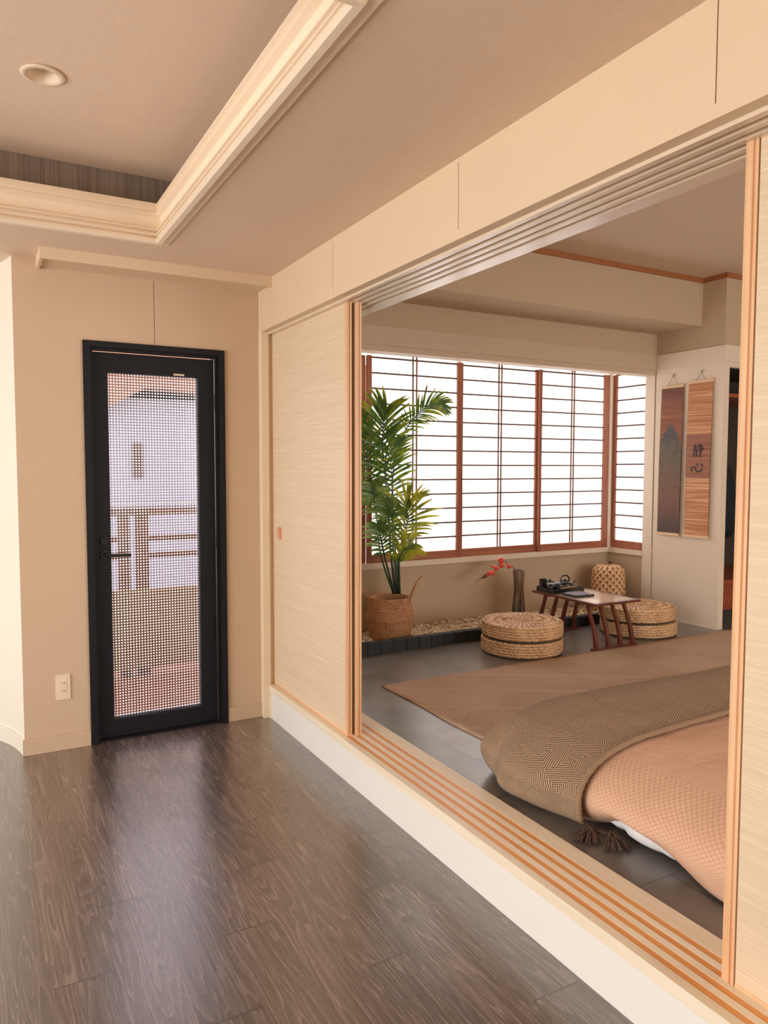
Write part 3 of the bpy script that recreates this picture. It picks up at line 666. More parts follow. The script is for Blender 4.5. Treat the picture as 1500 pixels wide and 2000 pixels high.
# brown picture rail under the ceiling
b = MB(); b.box(XE, XR-0.012, 3.808, 3.823, 2.795, 2.83); b.box(XR-0.015, XR, 3.605, 3.823, 2.795, 2.83); b.box(XR, 6.4, 3.605, 3.62, 2.795, 2.83)
struct(b.build('trim_12', M['kraft'], bevel=0.001))
# bay: wall below the window, side wall, jamb board, ledge boards
struct(MB().box(XE, XR+0.1, YB+0.012, YB+0.13, 0.1, 0.700).box(XR+0.008, XR+0.1, 4.25, YB+0.012, 0.1, 0.700).build('wall_bay', M['r2wall']))
struct(MB().box(XE, XR, YF+0.12, YB+0.13, 2.27, 2.33).build('ceiling_bay', M['r2panel']))
b = MB(); b.box(XE, XR+0.004, YB-0.028, YB+0.012, 0.665, 0.706); b.box(XR-0.020, XR+0.008, 4.352, YB-0.028, 0.665, 0.706)
struct(b.build('trim_13', M['r2panel'], bevel=0.001))
b = MB(); b.box(XR-0.002, XR+0.05, 4.256, 4.352, ZT, 2.27); b.box(XR, XR+0.05, 4.235, 4.245, ZT, 2.15)
struct(b.build('trim_14', M['r2panel'], bevel=0.001))
struct(MB().box(XR+0.02, XR+0.06, 4.236, 4.256, ZT, 2.15).build('trim_15', M['groove']))
struct(MB().box(4.842, XR, YB-0.03, YB+0.01, 0.706, 2.27).build('trim_16', M['r2panel'], bevel=0.001))
struct(MB().box(XR+0.05, XR+0.1, 4.352, YB+0.012, 2.20, 2.33).box(XE-0.0, XR+0.1, YB+0.03, YB+0.13, 2.23, 2.33).build('trim_17', M['white']))
# room's other walls (out of view)
struct(MB().box(XE, XE+0.06, 3.93, YB+0.13, ZT, 2.90).build('wall_bay_left', M['r2wall']))
struct(MB().box(6.4, 6.5, -1.6, 4.4, ZT, 2.90).build('wall_far_right', M['r2wall']))
struct(MB().box(XE, 2.5, -1.7, -1.6, ZT, 2.90).box(5.5, 6.5, -1.7, -1.6, ZT, 2.90).box(2.5, 5.5, -1.7, -1.6, ZT, 0.65).box(2.5, 5.5, -1.7, -1.6, 2.25, 2.90).build('wall_near', M['r2wall']))
struct(MB().box(2.5, 2.55, -1.68, -1.62, 0.65, 2.25).box(5.45, 5.5, -1.68, -1.62, 0.65, 2.25).box(3.98, 4.02, -1.68, -1.62, 0.65, 2.25).build('window_7', M['shoji']))  # invented window frame, added out of view for the fill lamp
# closet recess
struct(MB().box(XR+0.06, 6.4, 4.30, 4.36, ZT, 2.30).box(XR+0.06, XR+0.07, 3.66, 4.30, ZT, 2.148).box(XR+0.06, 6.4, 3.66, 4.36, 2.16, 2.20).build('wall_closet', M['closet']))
o = MB().box(XR+0.072, 6.1, 3.70, 4.29, 1.940, 1.968).build('closet_shelf', M['cabinet'], bevel=0.001); tag(o, 'red-brown wooden shelf high inside the closet beside the wooden sliding panel', 'shelf')
cb = empty('closet_cabinet', (5.4, 3.95, 0.29)); tag(cb, 'low red-brown wooden cabinet raised above the floor inside the dark closet', 'cabinet')
p1 = MB().box(XR+0.075, 6.0, 3.72, 4.28, 0.295, 0.525).build('body', M['cabinet'], bevel=0.002)
p2 = MB().box(XR+0.078, 6.0, 3.708, 3.72, 0.30, 0.495).build('drawer', M['cabinet'], bevel=0.0015)
p3 = MB().box(XR+0.10, 5.9, 3.80, 4.2, ZT, 0.295).build('plinth', M['closet'])
at([p1, p2, p3], cb)
g = MB(); 
g.lathe([(0.02, 1.50), (0.07, 1.47), (0.12, 1.38), (0.15, 1.2), (0.17, 1.02), (0.165, 0.92), (0.12, 0.86), (0.03, 0.85)], 32, (5.20, 3.92, 0.0), lambda i, j, r, z, a: (r*(1+0.08*math.sin(5*a)), z+0.02*math.sin(3*a)))
gr = empty('hanging_garment', (5.20, 3.92, 0.85)); tag(gr, 'dark garment hanging inside the closet, half hidden by the wooden sliding panel', 'clothing')
at([g.build('cloth', M['garment'], smooth=True), MB().tube([(5.2, 3.92, 1.49), (5.2, 3.92, 1.90), (5.205, 3.92, 1.925), (5.2, 3.92, 1.9405)], 0.004, 8).build('hanger_hook', M['blackmetal'])], gr)
o = MB().box(5.0, 5.16, 3.80, 3.95, 1.968, 2.01).build('dark_box', M['garment'], bevel=0.006); tag(o, 'small dark box lying on the red-brown closet shelf', 'box')

# shoji windows
def shoji_back(idx, x0, x1, sl, sr, mv, yoff, z0=0.706, z1=2.198):
    r = empty('window_%d' % idx, ((x0+x1)/2, YB, z0)); struct(r); y = YB+yoff
    ps = []
    f = MB(); f.box(x0, x0+sl, y-0.014, y+0.014, z0, z1); f.box(x1-sr, x1, y-0.014, y+0.014, z0, z1)
    ps.append(f.build('stile', M['shoji'], bevel=0.001))
    ps.append(MB().box(x0+sl, x1-sr, y-0.013, y+0.013, z0, 0.766).build('bottom_rail', M['shojih'], bevel=0.001))
    lat = MB()
    for k in range(14):
        z = 0.8700+k*0.1097
        if z < 2.22: lat.box(x0+sl, x1-sr, y-0.004, y+0.004, z-0.0058, z+0.0058)
    ps.append(lat.build('horizontal_bars', M['muntin']))
    if mv:
        v = MB()
        for a in mv: v.box(a-0.0052, a+0.0052, y-0.0055, y+0.003, 0.766, z1+0.02)
        ps.append(v.build('vertical_bars', M['muntinv']))
    ps.append(MB().box(x0+0.005, x1-0.005, y+0.0045, y+0.0055, 0.72, 2.28).build('paper', M['paper']))  # strip above the stiles is backlit to imitate the glaring white head track
    at(ps, r)
shoji_back(1, XE+0.06, 2.470, 0.05, 0.030, (), 0.012)
shoji_back(2, 2.472, 3.300, 0.036, 0.050, (2.857, 2.889), -0.014)
shoji_back(3, 3.262, 4.086, 0.030, 0.040, (3.671, 3.699), 0.0145)
shoji_back(4, 4.060, 4.842, 0.026, 0.060, (4.417, 4.444), -0.014)
# side screen
r = empty('window_5', (XR, 4.53, 0.706)); struct(r); ps = []
x = XR+0.016
ps.append(MB().box(x-0.014, x+0.014, 4.672, 4.716, 0.706, 2.20).build('stile', M['shoji'], bevel=0.001))
ps.append(MB().box(x-0.013, x+0.013, 4.352, 4.672, 0.706, 0.772).build('bottom_rail', M['shojih'], bevel=0.001))
lat = MB()
for k in range(13):
    z = 0.8813+k*0.1098
    lat.box(x-0.004, x+0.004, 4.352, 4.672, z-0.0058, z+0.0058)
lat.box(x-0.006, x+0.006, 4.352, 4.358, 0.77, 2.2)
ps.append(lat.build('horizontal_bars', M['muntin'])); ps.append(MB().box(x+0.0045, x+0.0055, 4.352, 4.71, 0.72, 2.28).build('paper', M['paper']))
at(ps, r)

# ------------------------------------------------------------------ rug
rg = bmesh.new(); nx, ny = 110, 80; x0, x1, y0, y1 = 1.962, 5.60, 0.75, 3.562
def rugz(x, y): return 0.0065+0.004*max(0, math.sin(x*9+2)*math.sin(y*5))*math.exp(-((y-3.55)/0.12)**2)
V = [[rg.verts.new((x0+(x1-x0)*i/nx+0.004*math.sin(y0*3+j*0.35), y0+(y1-y0)*j/ny+0.004*math.sin(i*0.3), ZT+rugz(x0+(x1-x0)*i/nx, y0+(y1-y0)*j/ny))) for j in range(ny+1)] for i in range(nx+1)]
for i in range(nx):
    for j in range(ny): rg.faces.new((V[i][j], V[i+1][j], V[i+1][j+1], V[i][j+1]))
me = bpy.data.meshes.new('area_rug'); rg.to_mesh(me); rg.free(); o = link('area_rug', me, M['rug'], None, True)
md = o.modifiers.new('thick', 'SOLIDIFY'); md.thickness = 0.006; md.offset = -1
tag(o, 'large flat-woven tan jute rug with slanting herringbone bands on the grey tiles', 'rug')

# ------------------------------------------------------------------ bed: mattress, duvet, throw
def rounded_box(inner, rad, n, jitter=None, keep=None, uvs=0.62, name='x', mat=None, zmin=None):
    """surface of a pillow-like box: an inner flat box grown by an ellipsoid"""
    (ax, bx), (ay, by), zc = inner; rx, ry, rz, rzb = rad
    bm = bmesh.new(); uvl = bm.loops.layers.uv.new('UV')
    sx = (bx-ax)+2*rx; sy = (by-ay)+2*ry
    NX, NY, NZ = n
    def coordsl(a, b, r, N_):
        L_ = b-a; tot = L_+2*r; return [a-r+tot*i/N_ for i in range(N_+1)]
    gx = coordsl(ax, bx, rx, NX); gy = coordsl(ay, by, ry, NY)
    cache = {}
    def vert(i, j, k):
        key = (i, j, k)
        if key in cache: return cache[key]
        px, py = gx[i], gy[j]; pz = -1+2*k/NZ
        qx = min(max(px, ax), bx); qy = min(max(py, ay), by)
        dx = (px-qx)/rx; dy = (py-qy)/ry; dz = pz
        mx_ = max(abs(dx), abs(dy), abs(dz)); l = math.sqrt(dx*dx+dy*dy+dz*dz) or 1
        # cube to sphere, evenly
        s = mx_/l if l else 1
        dx, dy, dz = math.tan(dx*PI/4), math.tan(dy*PI/4), math.tan(dz*PI/4)
        l = math.sqrt(dx*dx+dy*dy+dz*dz) or 1
        dx, dy, dz = dx/l, dy/l, dz/l
        f_ = 1.0
        if abs(dx) > 1e-4 and abs(dy) > 1e-4:
            h_ = math.hypot(dx, dy); f_ = ((abs(dx)/h_)**4+(abs(dy)/h_)**4)**-0.25
        x = qx+dx*rx*f_; y = qy+dy*ry*f_; z = zc+dz*(rz if dz > 0 else rzb)
        if jitter: x, y, z = jitter(x, y, z, dx, dy, dz)
        if zmin is not None: z = max(z, zmin)
        v = bm.verts.new((x, y, z)); cache[key] = (v, (px, py, pz)); return cache[key]
    def quad(keys):
        vs = [vert(*k) for k in keys]
        if keep and not keep([c for _, c in vs]): return
        try: f = bm.faces.new([v for v, _ in vs])
        except ValueError: return
        f.smooth = True
        for lp, (v, c) in zip(f.loops, vs):
            # unrolled length over the side
            uu = c[0]; vv = c[1]
            if c[2] < 0.999: 
                drop = (1-c[2])*rz*1.15
                if c[0] <= ax-rx+1e-6: uu -= drop
                elif c[0] >= bx+rx-1e-6: uu += drop
                if c[1] >= by+ry-1e-6: vv += drop
                elif c[1] <= ay-ry+1e-6: vv -= drop
            lp[uvl].uv = (uu, vv)
    for i in range(NX):
        for j in range(NY):
            quad([(i, j, NZ), (i+1, j, NZ), (i+1, j+1, NZ), (i, j+1, NZ)])
            quad([(i, j, 0), (i, j+1, 0), (i+1, j+1, 0), (i+1, j, 0)])
    for k in range(NZ):
        for i in range(NX):
            quad([(i, 0, k), (i+1, 0, k), (i+1, 0, k+1), (i, 0, k+1)]); quad([(i+1, NY, k), (i, NY, k), (i, NY, k+1), (i+1, NY, k+1)])
        for j in range(NY):
            quad([(0, j+1, k), (0, j, k), (0, j, k+1), (0, j+1, k+1)]); quad([(NX, j, k), (NX, j+1, k), (NX, j+1, k+1), (NX, j, k+1)])
    for v in [v for v in bm.verts if not v.link_faces]: bm.verts.remove(v)
    me = bpy.data.meshes.new(name); bm.to_mesh(me); bm.free(); return link(name, me, mat)
def wrinkle(x, y, z, dx, dy, dz, a=1.0):
    side = math.sqrt(dx*dx+dy*dy)
    w1 = 0.006*math.sin(y*17+3*math.sin(x*5))*math.sin(z*14)+0.005*math.sin(y*31+x*9)
    w1 *= side*a
    top = 0.008*math.sin(x*3.1+1.2*math.sin(y*3.7))*math.sin(y*2.9+0.7)
    w2 = 0.003*math.sin(y*23+math.sin(x*9)*2)*math.sin(x*6.5)*a
    return (x+dx*w1, y+dy*w1, z+top*max(dz, 0)+w2*max(dz, 0))
BX, BY = (2.35, 3.35), (0.05, 2.05)
def mj(x, y, z, dx, dy, dz):
    out = 0.040*math.exp(-((y-1.60)/0.17)**2) if dx < 0 else 0
    return x-out+(0.004*math.sin(y*75)+0.006*math.sin(y*41+1)+0.003*math.sin(y*160))*abs(dx), y, z+0.002*math.sin(y*90)
mt_ = rounded_box(((1.90, 3.60), (-0.10, 2.22), 0.245), (0.045, 0.045, 0.05, 0.052), (60, 80, 8), mj, None, name='mattress', mat=M['sheet'])
tag(mt_, 'white thin floor mattress edge peeking out beneath the peach duvet', 'mattress')
def dj(x, y, z, dx, dy, dz):
    x, y, z = wrinkle(x, y, z, dx, dy, dz)
    # the free edge lifts a little where the throw ends
    if dz < 0:
        k0 = 1-0.62*math.exp(-((y-1.60)/0.15)**2)
        h = max(0.2, math.sqrt(dx*dx+dy*dy)); x += k0*dx/h*(1-h)*0.92*0.58; y += dy/h*(1-h)*0.9*0.42
    if dx < 0 and dz < 0:
        k = math.exp(-((y-1.62)/0.13)**2)*min(1, -dz*1.5); z += 0.03*k; x += 0.02*k
    return x, y, z
dv = rounded_box((BX, BY, 0.28), (0.58, 0.42, 0.180, 0.10), (90, 120, 22), dj, None, name='duvet', mat=M['duvet'], zmin=0.191)
tag(dv, 'puffy peach duvet with small woven checks spread over the floor bed', 'duvet')
YT = 1.80
def bj(x, y, z, dx, dy, dz):
    x, y, z = wrinkle(x, y, z, dx, dy, dz, 0.8)
    if dz < 0:
        h = max(0.2, math.sqrt(dx*dx+dy*dy)); x += dx/h*(1-h)*0.85*0.6; y += dy/h*(1-h)*0.85*0.44
    # gathered bulge at the foot corner, folds fanning from it
    if dx < 0 and dy >= 0:
        k = max(0.0, -dx)*math.exp(-((y-2.10)/0.22)**2)
        x -= 0.060*k*(1.0 if dz > 0 else 1+0.6*min(1, -dz*2))
        ang = math.atan2(dy, -dx)
        fold = 0.020*math.sin(ang*13)*(-dx*dy*2)
        x += dx*fold; y += dy*fold
    s = math.exp(-((y-YT)/0.10)**2)
    y += s*0.018*math.sin(x*6.0+z*7.0)
    return x, y, z
RB = (0.600, 0.440, 0.196, 0.125)
# grid lines chosen so that one falls on YT
ny_tot = 120; ay, by, ry = BY[0], BY[1], RB[1]
bl = rounded_box((BX, (YT-0.4, BY[1]), 0.28), RB, (100, 100, 26), bj, lambda cs: min(c[1] for c in cs) >= YT-0.008 and not (max(c[2] for c in cs) < -0.80), name='knit_blanket', mat=M['blanket'], zmin=0.187)
md = bl.modifiers.new('thick', 'SOLIDIFY'); md.thickness = 0.010; md.offset = -1
th = empty('throw_blanket', (2.5, 2.2, 0.18)); tag(th, 'taupe knitted throw with diagonal ribbed blocks draped across the bed foot', 'blanket')
# rolled hem along the near edge
hem = []
for k in range(120):
    t = k/119.0
    if t < 0.55:
        x = 3.55-(3.55-BX[0])*t/0.55; dx, dz = 0, 1; z = 0.28+RB[2]
    else:
        a = R(90+118*(t-0.55)/0.45); dx = math.cos(a); dz = math.sin(a); x = BX[0]+RB[0]*dx; z = 0.28+dz*(RB[2] if dz > 0 else RB[3])
    p = bj(x, YT, z, dx, 0, dz); hem.append((p[0], p[1], max(p[2], 0.192)))
hm = MB().tube(hem, [0.0105+0.0012*math.sin(i*1.9) for i in range(120)], 10).build('hem', M['blanket'], smooth=True)
# tassels
tas = []
random.seed(4)
for (tx, ty, ang) in ((1.765, 1.765, -2.6), (1.79, 1.70, -1.9)):
    tb = MB()
    hx, hy = hem[-1][0]+0.0, hem[-1][1]
    tb.tube([(hx, hy-0.01, 0.20), (tx, ty, 0.205)], 0.006, 8)
    for s in range(44):
        a = ang+random.uniform(-0.75, 0.75); ln = random.uniform(0.055, 0.085)
        px, py, pz = tx, ty, 0.215
        pts = [(px, py, pz)]
        for q in range(1, 5):
            f_ = q/4; pts.append((px+math.cos(a)*ln*f_+random.uniform(-0.003, 0.003), py+math.sin(a)*ln*f_, 0.1835+(0.034+random.uniform(-0.012, 0.006))*(1-f_)**1.2+random.uniform(0, 0.008)))
        tb.tube(pts, [0.0035, 0.0035, 0.003, 0.0028, 0.0018], 5)
    tas.append(tb.build('tassel', M['tassel'], smooth=True))
at([bl, hm]+tas, th)

# ------------------------------------------------------------------ stone bed under the window
kb = empty('charcoal_kerb', (3.2, 4.23, ZT)); tag(kb, 'low kerb of charcoal-black blocks edging the pebble bed under the window', 'kerb')
random.seed(2); blocks = []; x = XE+0.062
while x < XR-0.01:
    wd = min(0.098, XR-0.008-x); h = 0.078+random.uniform(-0.002, 0.002)
    dy = random.uniform(-0.002, 0.002)
    blocks.append(MB().box(x+0.0012, x+wd-0.0012, 4.200+dy, 4.262+dy, ZT, ZT+h).build('block', M['charcoal'], bevel=0.003)); x += wd
at(blocks, kb)
def pebble_mesh(seed):
    random.seed(seed); bm = bmesh.new(); bmesh.ops.create_icosphere(bm, subdivisions=2, radius=1)
    a, b_, c_ = random.uniform(0.8, 1.2), random.uniform(0.6, 0.95), random.uniform(0.5, 0.7)
    ph = random.uniform(0, 6)
    for v in bm.verts:
        k = 1+0.14*math.sin(v.co.x*3+ph)*math.cos(v.co.y*2.4+ph); v.co = Vector((v.co.x*a*k, v.co.y*b_*k, v.co.z*c_*k))
    me = bpy.data.meshes.new('pebble'); bm.to_mesh(me); bm.free(); me.materials.append(M['pebble'])
    for f in me.polygons: f.use_smooth = True
    return me
PM = [pebble_mesh(s) for s in range(8)]
random.seed(11)
spots = []
KEEP = [(2.525, 4.47, 0.155), (3.668, 4.47, 0.065), (4.64, 4.49, 0.15)]
def free(x, y, e=0.0): return all((x-a)**2+(y-b_)**2 > (c_+e)**2 for a, b_, c_ in KEEP)
tries = 0
while len(spots) < 300 and tries < 60000:
    tries += 1
    x = random.uniform(2.14, 4.5) if len(spots) < 285 else random.uniform(4.4, 4.85)
    y = random.uniform(4.285, 4.71); rr = random.uniform(0.015, 0.025)
    if not free(x, y, rr): continue
    if all((x-a)**2+(y-b_)**2 > ((rr+c_)*0.82)**2 for a, b_, c_, d_ in spots):
        spots.append((x, y, rr, ZT+0.022+rr*0.5))
    elif tries > 20000 and random.random() < 0.4 and all((x-a)**2+(y-b_)**2+(ZT+0.022+rr*1.7-d_)**2 > ((rr+c_)*0.62)**2 for a, b_, c_, d_ in spots):
        spots.append((x, y, rr, ZT+0.022+rr*1.7))
for i, (x, y, rr, z) in enumerate(spots):
    o = bpy.data.objects.new('pebble', PM[i % 8]); C.objects.link(o); o.location = (x, y, z); o.scale = (rr, rr, rr); o.rotation_euler = (random.uniform(-0.4, 0.4), random.uniform(-0.4, 0.4), random.uniform(0, 6.28))
    tag(o, 'small cream pebble loose in the narrow stone bed under the window', 'pebble', 'cream pebbles in the stone bed')
gb = MB().box(XE+0.062, XR-0.005, 4.264, YB+0.01, ZT, ZT+0.022); fb = gb.bm; cnt = 0
for k in range(5000):
    x = random.uniform(XE+0.08, XR-0.03); y = random.uniform(4.28, 4.72); rr = random.uniform(0.012, 0.020)
    if not free(x, y, rr) or cnt > 700: continue
    cnt += 1
    mtx = Matrix.Translation((x, y, ZT+0.022+rr*random.uniform(0.1, 0.5)+(0.018 if random.random() < 0.25 else 0.0))) @ Matrix.Rotation(random.uniform(0, 6), 4, 'Z') @ Matrix.Diagonal((rr*random.uniform(0.9, 1.3), rr*0.9, rr*0.6, 1))
    bmesh.ops.create_icosphere(fb, subdivisions=1, radius=1, matrix=mtx)
me = bpy.data.meshes.new('pebble_fill'); fb.to_mesh(me); fb.free(); o = link('pebble_fill', me, M['pebble'], None, True); o['kind'] = 'stuff'
tag(o, 'the remaining cream pebbles filling the stone bed behind the kerb', 'pebbles')

# ------------------------------------------------------------------ straw floor cushions
def cushion(cx_, cy_, z0, R0, h, label, seed):
    root = empty('straw_cushion', (cx_, cy_, z0)); tag(root, label, 'floor cushion', 'round straw floor cushions')
    random.seed(seed); ph = random.uniform(0, 6)
    rows = 5; prof = []; hh = h-0.010
    for i in range(rows*6+1):
        t = i/(rows*6); prof.append((R0+0.004*abs(math.sin(t*rows*PI))-0.004*(1-math.sin(min(1, t*4)*PI/2)), 0.008+hh*t))
    prof.append((R0-0.004, h+0.0005))
    for i in range(1, 46):
        r_ = (R0-0.006)*(1-i/46.0); prof.append((max(r_, 0.002), h+0.001+0.0055*(1-(r_/R0)**2)))
    ns = rows*6+1
    def fn(i, j, r, z, a):
        if i < ns:
            row = int(i/6); return r+0.0022*math.sin(a*72+row*PI+ph), z+0.001*math.sin(a*36+ph)
        k = i-ns; amp = 0.0028 if r > 0.03 else 0.001
        m_ = 44 if r > 0.10 else 22
        return r, z+amp*math.sin(a*m_+k*0.55)+0.0014*math.sin(k*1.7)
    s_ = MB().lathe(prof, 288, (0, 0, 0), fn).build('woven_body', M['straw'], root, smooth=True)
    MB().lathe([(R0-0.012, 0.0), (R0-0.0035, 0.0005), (R0-0.003, 0.008), (R0-0.012, 0.0085)], 96).build('black_base_band', M['slot'], root, smooth=True)
    return root
cushion(3.178, 3.836, ZT, 0.266, 0.098, 'lower round straw cushion of the stack left of the low table', 1)
cushion(3.180, 3.834, ZT+0.1085, 0.264, 0.097, 'upper round straw cushion of the stack left of the low table', 2)
cushion(4.305, 3.862, ZT, 0.270, 0.098, 'lower round straw cushion of the stack right of the low table', 3)
cushion(4.290, 3.868, ZT+0.1085, 0.268, 0.097, 'upper round straw cushion of the stack right of the low table, against the table legs', 4)

# ------------------------------------------------------------------ low table
tb = empty('low_table', (3.78, 3.88, ZT)); tag(tb, 'low table with glossy top paled by glare and dark red curved slat legs between the cushions', 'table')
X0, X1, Y0, Y1, ZTT = 3.575, 3.985, 3.555, 4.205, 0.500
ps = []
ps.append(MB().box(X0+0.030, X1-0.030, Y0+0.035, Y1-0.035, ZTT-0.012, ZTT).build('table_top', M['tabletop'], bevel=0.001))
f = MB(); f.box(X0, X0+0.028, Y0, Y1, ZTT-0.016, ZTT-0.0005); f.box(X1-0.028, X1, Y0, Y1, ZTT-0.016, ZTT-0.0005); f.box(X0+0.028, X1-0.028, Y0, Y0+0.033, ZTT-0.016, ZTT-0.0005); f.box(X0+0.028, X1-0.028, Y1-0.033, Y1, ZTT-0.016, ZTT-0.0005)
ps.append(f.build('top_frame', M['redwood'], bevel=0.0015))
for s, ye, yt in ((-1, Y0+0.03, Y0+0.115), (1, Y1-0.05, Y1-0.115)):
    ps.append(MB().box(X0+0.02, X1-0.02, yt-0.013, yt+0.013, ZTT-0.034, ZTT-0.016).build('apron', M['redwood'], bevel=0.0015))
    ps.append(MB().box(X0-0.005, X1-0.005, ye-0.020, ye+0.020, ZT+0.0002, ZT+0.014).build('foot_bar', M['redwood'], bevel=0.003))
    for k in range(4):
        xc = X0+0.030+k*(X1-X0-0.075)/3
        lg = bmesh.new(); rings = []
        for q in range(13):
            t = q/12.0; z = ZTT-0.032-(ZTT-0.032-ZT-0.012)*t
            y = yt+(ye-yt)*math.sin(t*PI/2)**1.1
            wd = 0.011+0.004*t; dpt = 0.008+0.002*t
            rings.append([lg.verts.new((xc+a*wd, y+b_*dpt, z)) for a, b_ in ((-1, -1), (1, -1), (1, 1), (-1, 1))])
        for q in range(12):
            for e in range(4): lg.faces.new((rings[q][e], rings[q][(e+1) % 4], rings[q+1][(e+1) % 4], rings[q+1][e]))
        lg.faces.new(rings[0][::-1]); lg.faces.new(rings[-1]); bmesh.ops.recalc_face_normals(lg, faces=lg.faces)
        me = bpy.data.meshes.new('leg'); lg.to_mesh(me); lg.free(); ps.append(link('leg', me, M['redwood']))
at(ps, tb)

# tea things on the table
TX, TY = 3.752, 4.085
o = MB(); o.box(TX-0.152, TX+0.128, TY-0.10, TY+0.10, ZTT+0.0005, ZTT+0.006)
for a in ((TX-0.152, TX+0.128, TY-0.10, TY-0.09), (TX-0.152, TX+0.128, TY+0.09, TY+0.10), (TX-0.152, TX-0.142, TY-0.09, TY+0.09), (TX+0.118, TX+0.128, TY-0.09, TY+0.09)): o.box(*a, ZTT+0.006, ZTT+0.034)
tag(o.build('black_tray', M['inkblack'], bevel=0.002), 'black rectangular lacquer tray holding dark tea ware on the low table', 'tray')
tp = empty('teapot', (TX+0.04, TY+0.01, ZTT+0.007)); tag(tp, 'black glazed teapot with overhead handle, tallest piece on the black tray', 'teapot')
q = [MB().lathe([(0.036, 0.0), (0.062, 0.012), (0.070, 0.032), (0.060, 0.052), (0.028, 0.060), (0.024, 0.062)], 40, (TX+0.04, TY+0.01, ZTT+0.007)).build('body', M['inkblack'], smooth=True),
     MB().lathe([(0.024, 0.0), (0.022, 0.005), (0.006, 0.008), (0.007, 0.014), (0.002, 0.017)], 24, (TX+0.04, TY+0.01, ZTT+0.069)).build('lid', M['inkblack'], smooth=True),
     MB().tube([(TX+0.005, TY+0.01, ZTT+0.055), (TX+0.000, TY+0.01, ZTT+0.088), (TX+0.02, TY+0.01, ZTT+0.108), (TX+0.06, TY+0.01, ZTT+0.108), (TX+0.082, TY+0.01, ZTT+0.086), (TX+0.078, TY+0.01, ZTT+0.055)], 0.006, 10).build('handle', M['inkblack'], smooth=True),
     MB().tube([(TX+0.09, TY, ZTT+0.035), (TX+0.115, TY, ZTT+0.050), (TX+0.128, TY, ZTT+0.066)], [0.011, 0.008, 0.006], 10).build('spout', M['inkblack'], smooth=True)]
at(q, tp)
def cup(x, y, z, r, h, mat, label, name='tea_cup'):
    o = MB().lathe([(r*0.55, 0.0), (r*0.62, h*0.08), (r*0.9, h*0.5), (r, h), (r*0.92, h), (r*0.82, h*0.5), (r*0.5, h*0.15)], 28, (0, 0, 0)).build(name, mat, smooth=True)
    o.location = (x, y, z); return tag(o, label, 'cup' if name == 'tea_cup' else 'bowl')
cup(TX-0.135, TY-0.035, ZTT+0.0065, 0.026, 0.052, M['inkblack'], 'small black tea cup at the left end of the black tray')
cup(TX-0.085, TY-0.060, ZTT+0.0065, 0.025, 0.046, M['inkblack'], 'small black tea cup at the tray front edge, second from the left')
cup(TX-0.030, TY-0.064, ZTT+0.0065, 0.025, 0.046, M['inkblack'], 'small black tea cup at the middle of the tray front edge')
cup(TX+0.030, TY-0.066, ZTT+0.0065, 0.025, 0.046, M['inkblack'], 'small black tea cup at the tray front edge below the teapot')
cup(TX-0.075, TY+0.045, ZTT+0.0065, 0.050, 0.048, M['inkblack'], 'wide black bowl carrying the grey-white lidded cup on the tray', 'tea_bowl')
lc = empty('lidded_cup', (TX-0.085, TY+0.045, ZTT+0.05)); tag(lc, 'grey-white glazed lidded cup nested in the wide black bowl', 'cup')
at([MB().lathe([(0.014, 0.0), (0.030, 0.012), (0.040, 0.034), (0.037, 0.034), (0.026, 0.012)], 32, (TX-0.075, TY+0.045, ZTT+0.030)).build('bowl', M['celadon'], smooth=True),
    MB().lathe([(0.037, 0.0), (0.028, 0.010), (0.008, 0.014), (0.008, 0.020), (0.004, 0.024)], 32, (TX-0.075, TY+0.045, ZTT+0.064)).build('lid', M['inkblack'], smooth=True)], lc)
o = MB().box(TX-0.148, TX-0.104, TY+0.035, TY+0.080, ZTT+0.0065, ZTT+0.092).build('tea_canister', M['inkblack'], bevel=0.006); tag(o, 'small square black tea canister at the far left corner of the tray', 'canister')
o = MB().tube([(TX-0.10, TY-0.104, ZTT+0.0415), (TX-0.02, TY-0.102, ZTT+0.0415), (TX+0.06, TY-0.098, ZTT+0.0425)], [0.006, 0.0065, 0.005], 10, flat=1.0).build('bamboo_scoop', M['bamboo'], smooth=True); tag(o, 'thin brown bamboo scoop lying along the front rim of the black tray', 'scoop')
nb = empty('folded_cloth_book', (3.70, 3.90, ZTT)); tag(nb, 'flat dark book with a grey-violet cover lying in front of the black tray', 'book')
at([MB().box(3.620, 3.800, 3.800, 3.935, ZTT+0.0005, ZTT+0.014).build('pages', M['inkblack'], bevel=0.003), MB().prism([(3.620, 3.925), (3.68, 3.945), (3.790, 3.93), (3.775, 3.83), (3.715, 3.806), (3.640, 3.815)], 2, ZTT+0.0142, ZTT+0.017).build('cover', M['paperblue'])], nb)

# ------------------------------------------------------------------ woven bamboo lantern basket in the corner
wb = empty('bamboo_basket', (4.64, 4.49, ZT+0.022)); tag(wb, 'woven bamboo lidded basket with rounded shoulders in the window corner', 'basket')
def bsk(z0):
    H = 0.385; prof = []
    for i in range(61):
        t = i/60.0
        r = 0.132*(0.90+0.12*math.sin(min(t, 0.8)/0.8*PI*0.75)) if t < 0.78 else 0.132*1.0*math.sqrt(max(0.0, 1-((t-0.78)/0.235)**2))*1.0
        prof.append((max(r, 0.018), H*t if t < 0.78 else H*(0.78+0.22*math.sin((t-0.78)/0.22*PI/2))))
    def fn(i, j, r, z, a):
        lobe = 1+0.075*abs(math.cos(a*2+0.2))**0.5-0.04
        wv = 0.0055*max(math.sin(a*16+z*110), math.sin(a*16-z*110))
        return r*lobe+wv, z
    return MB().lathe(prof, 240, (4.64, 4.49, z0), fn)
ps = [bsk(ZT+0.022).build('woven_body', M['bambooweave'], smooth=True)]
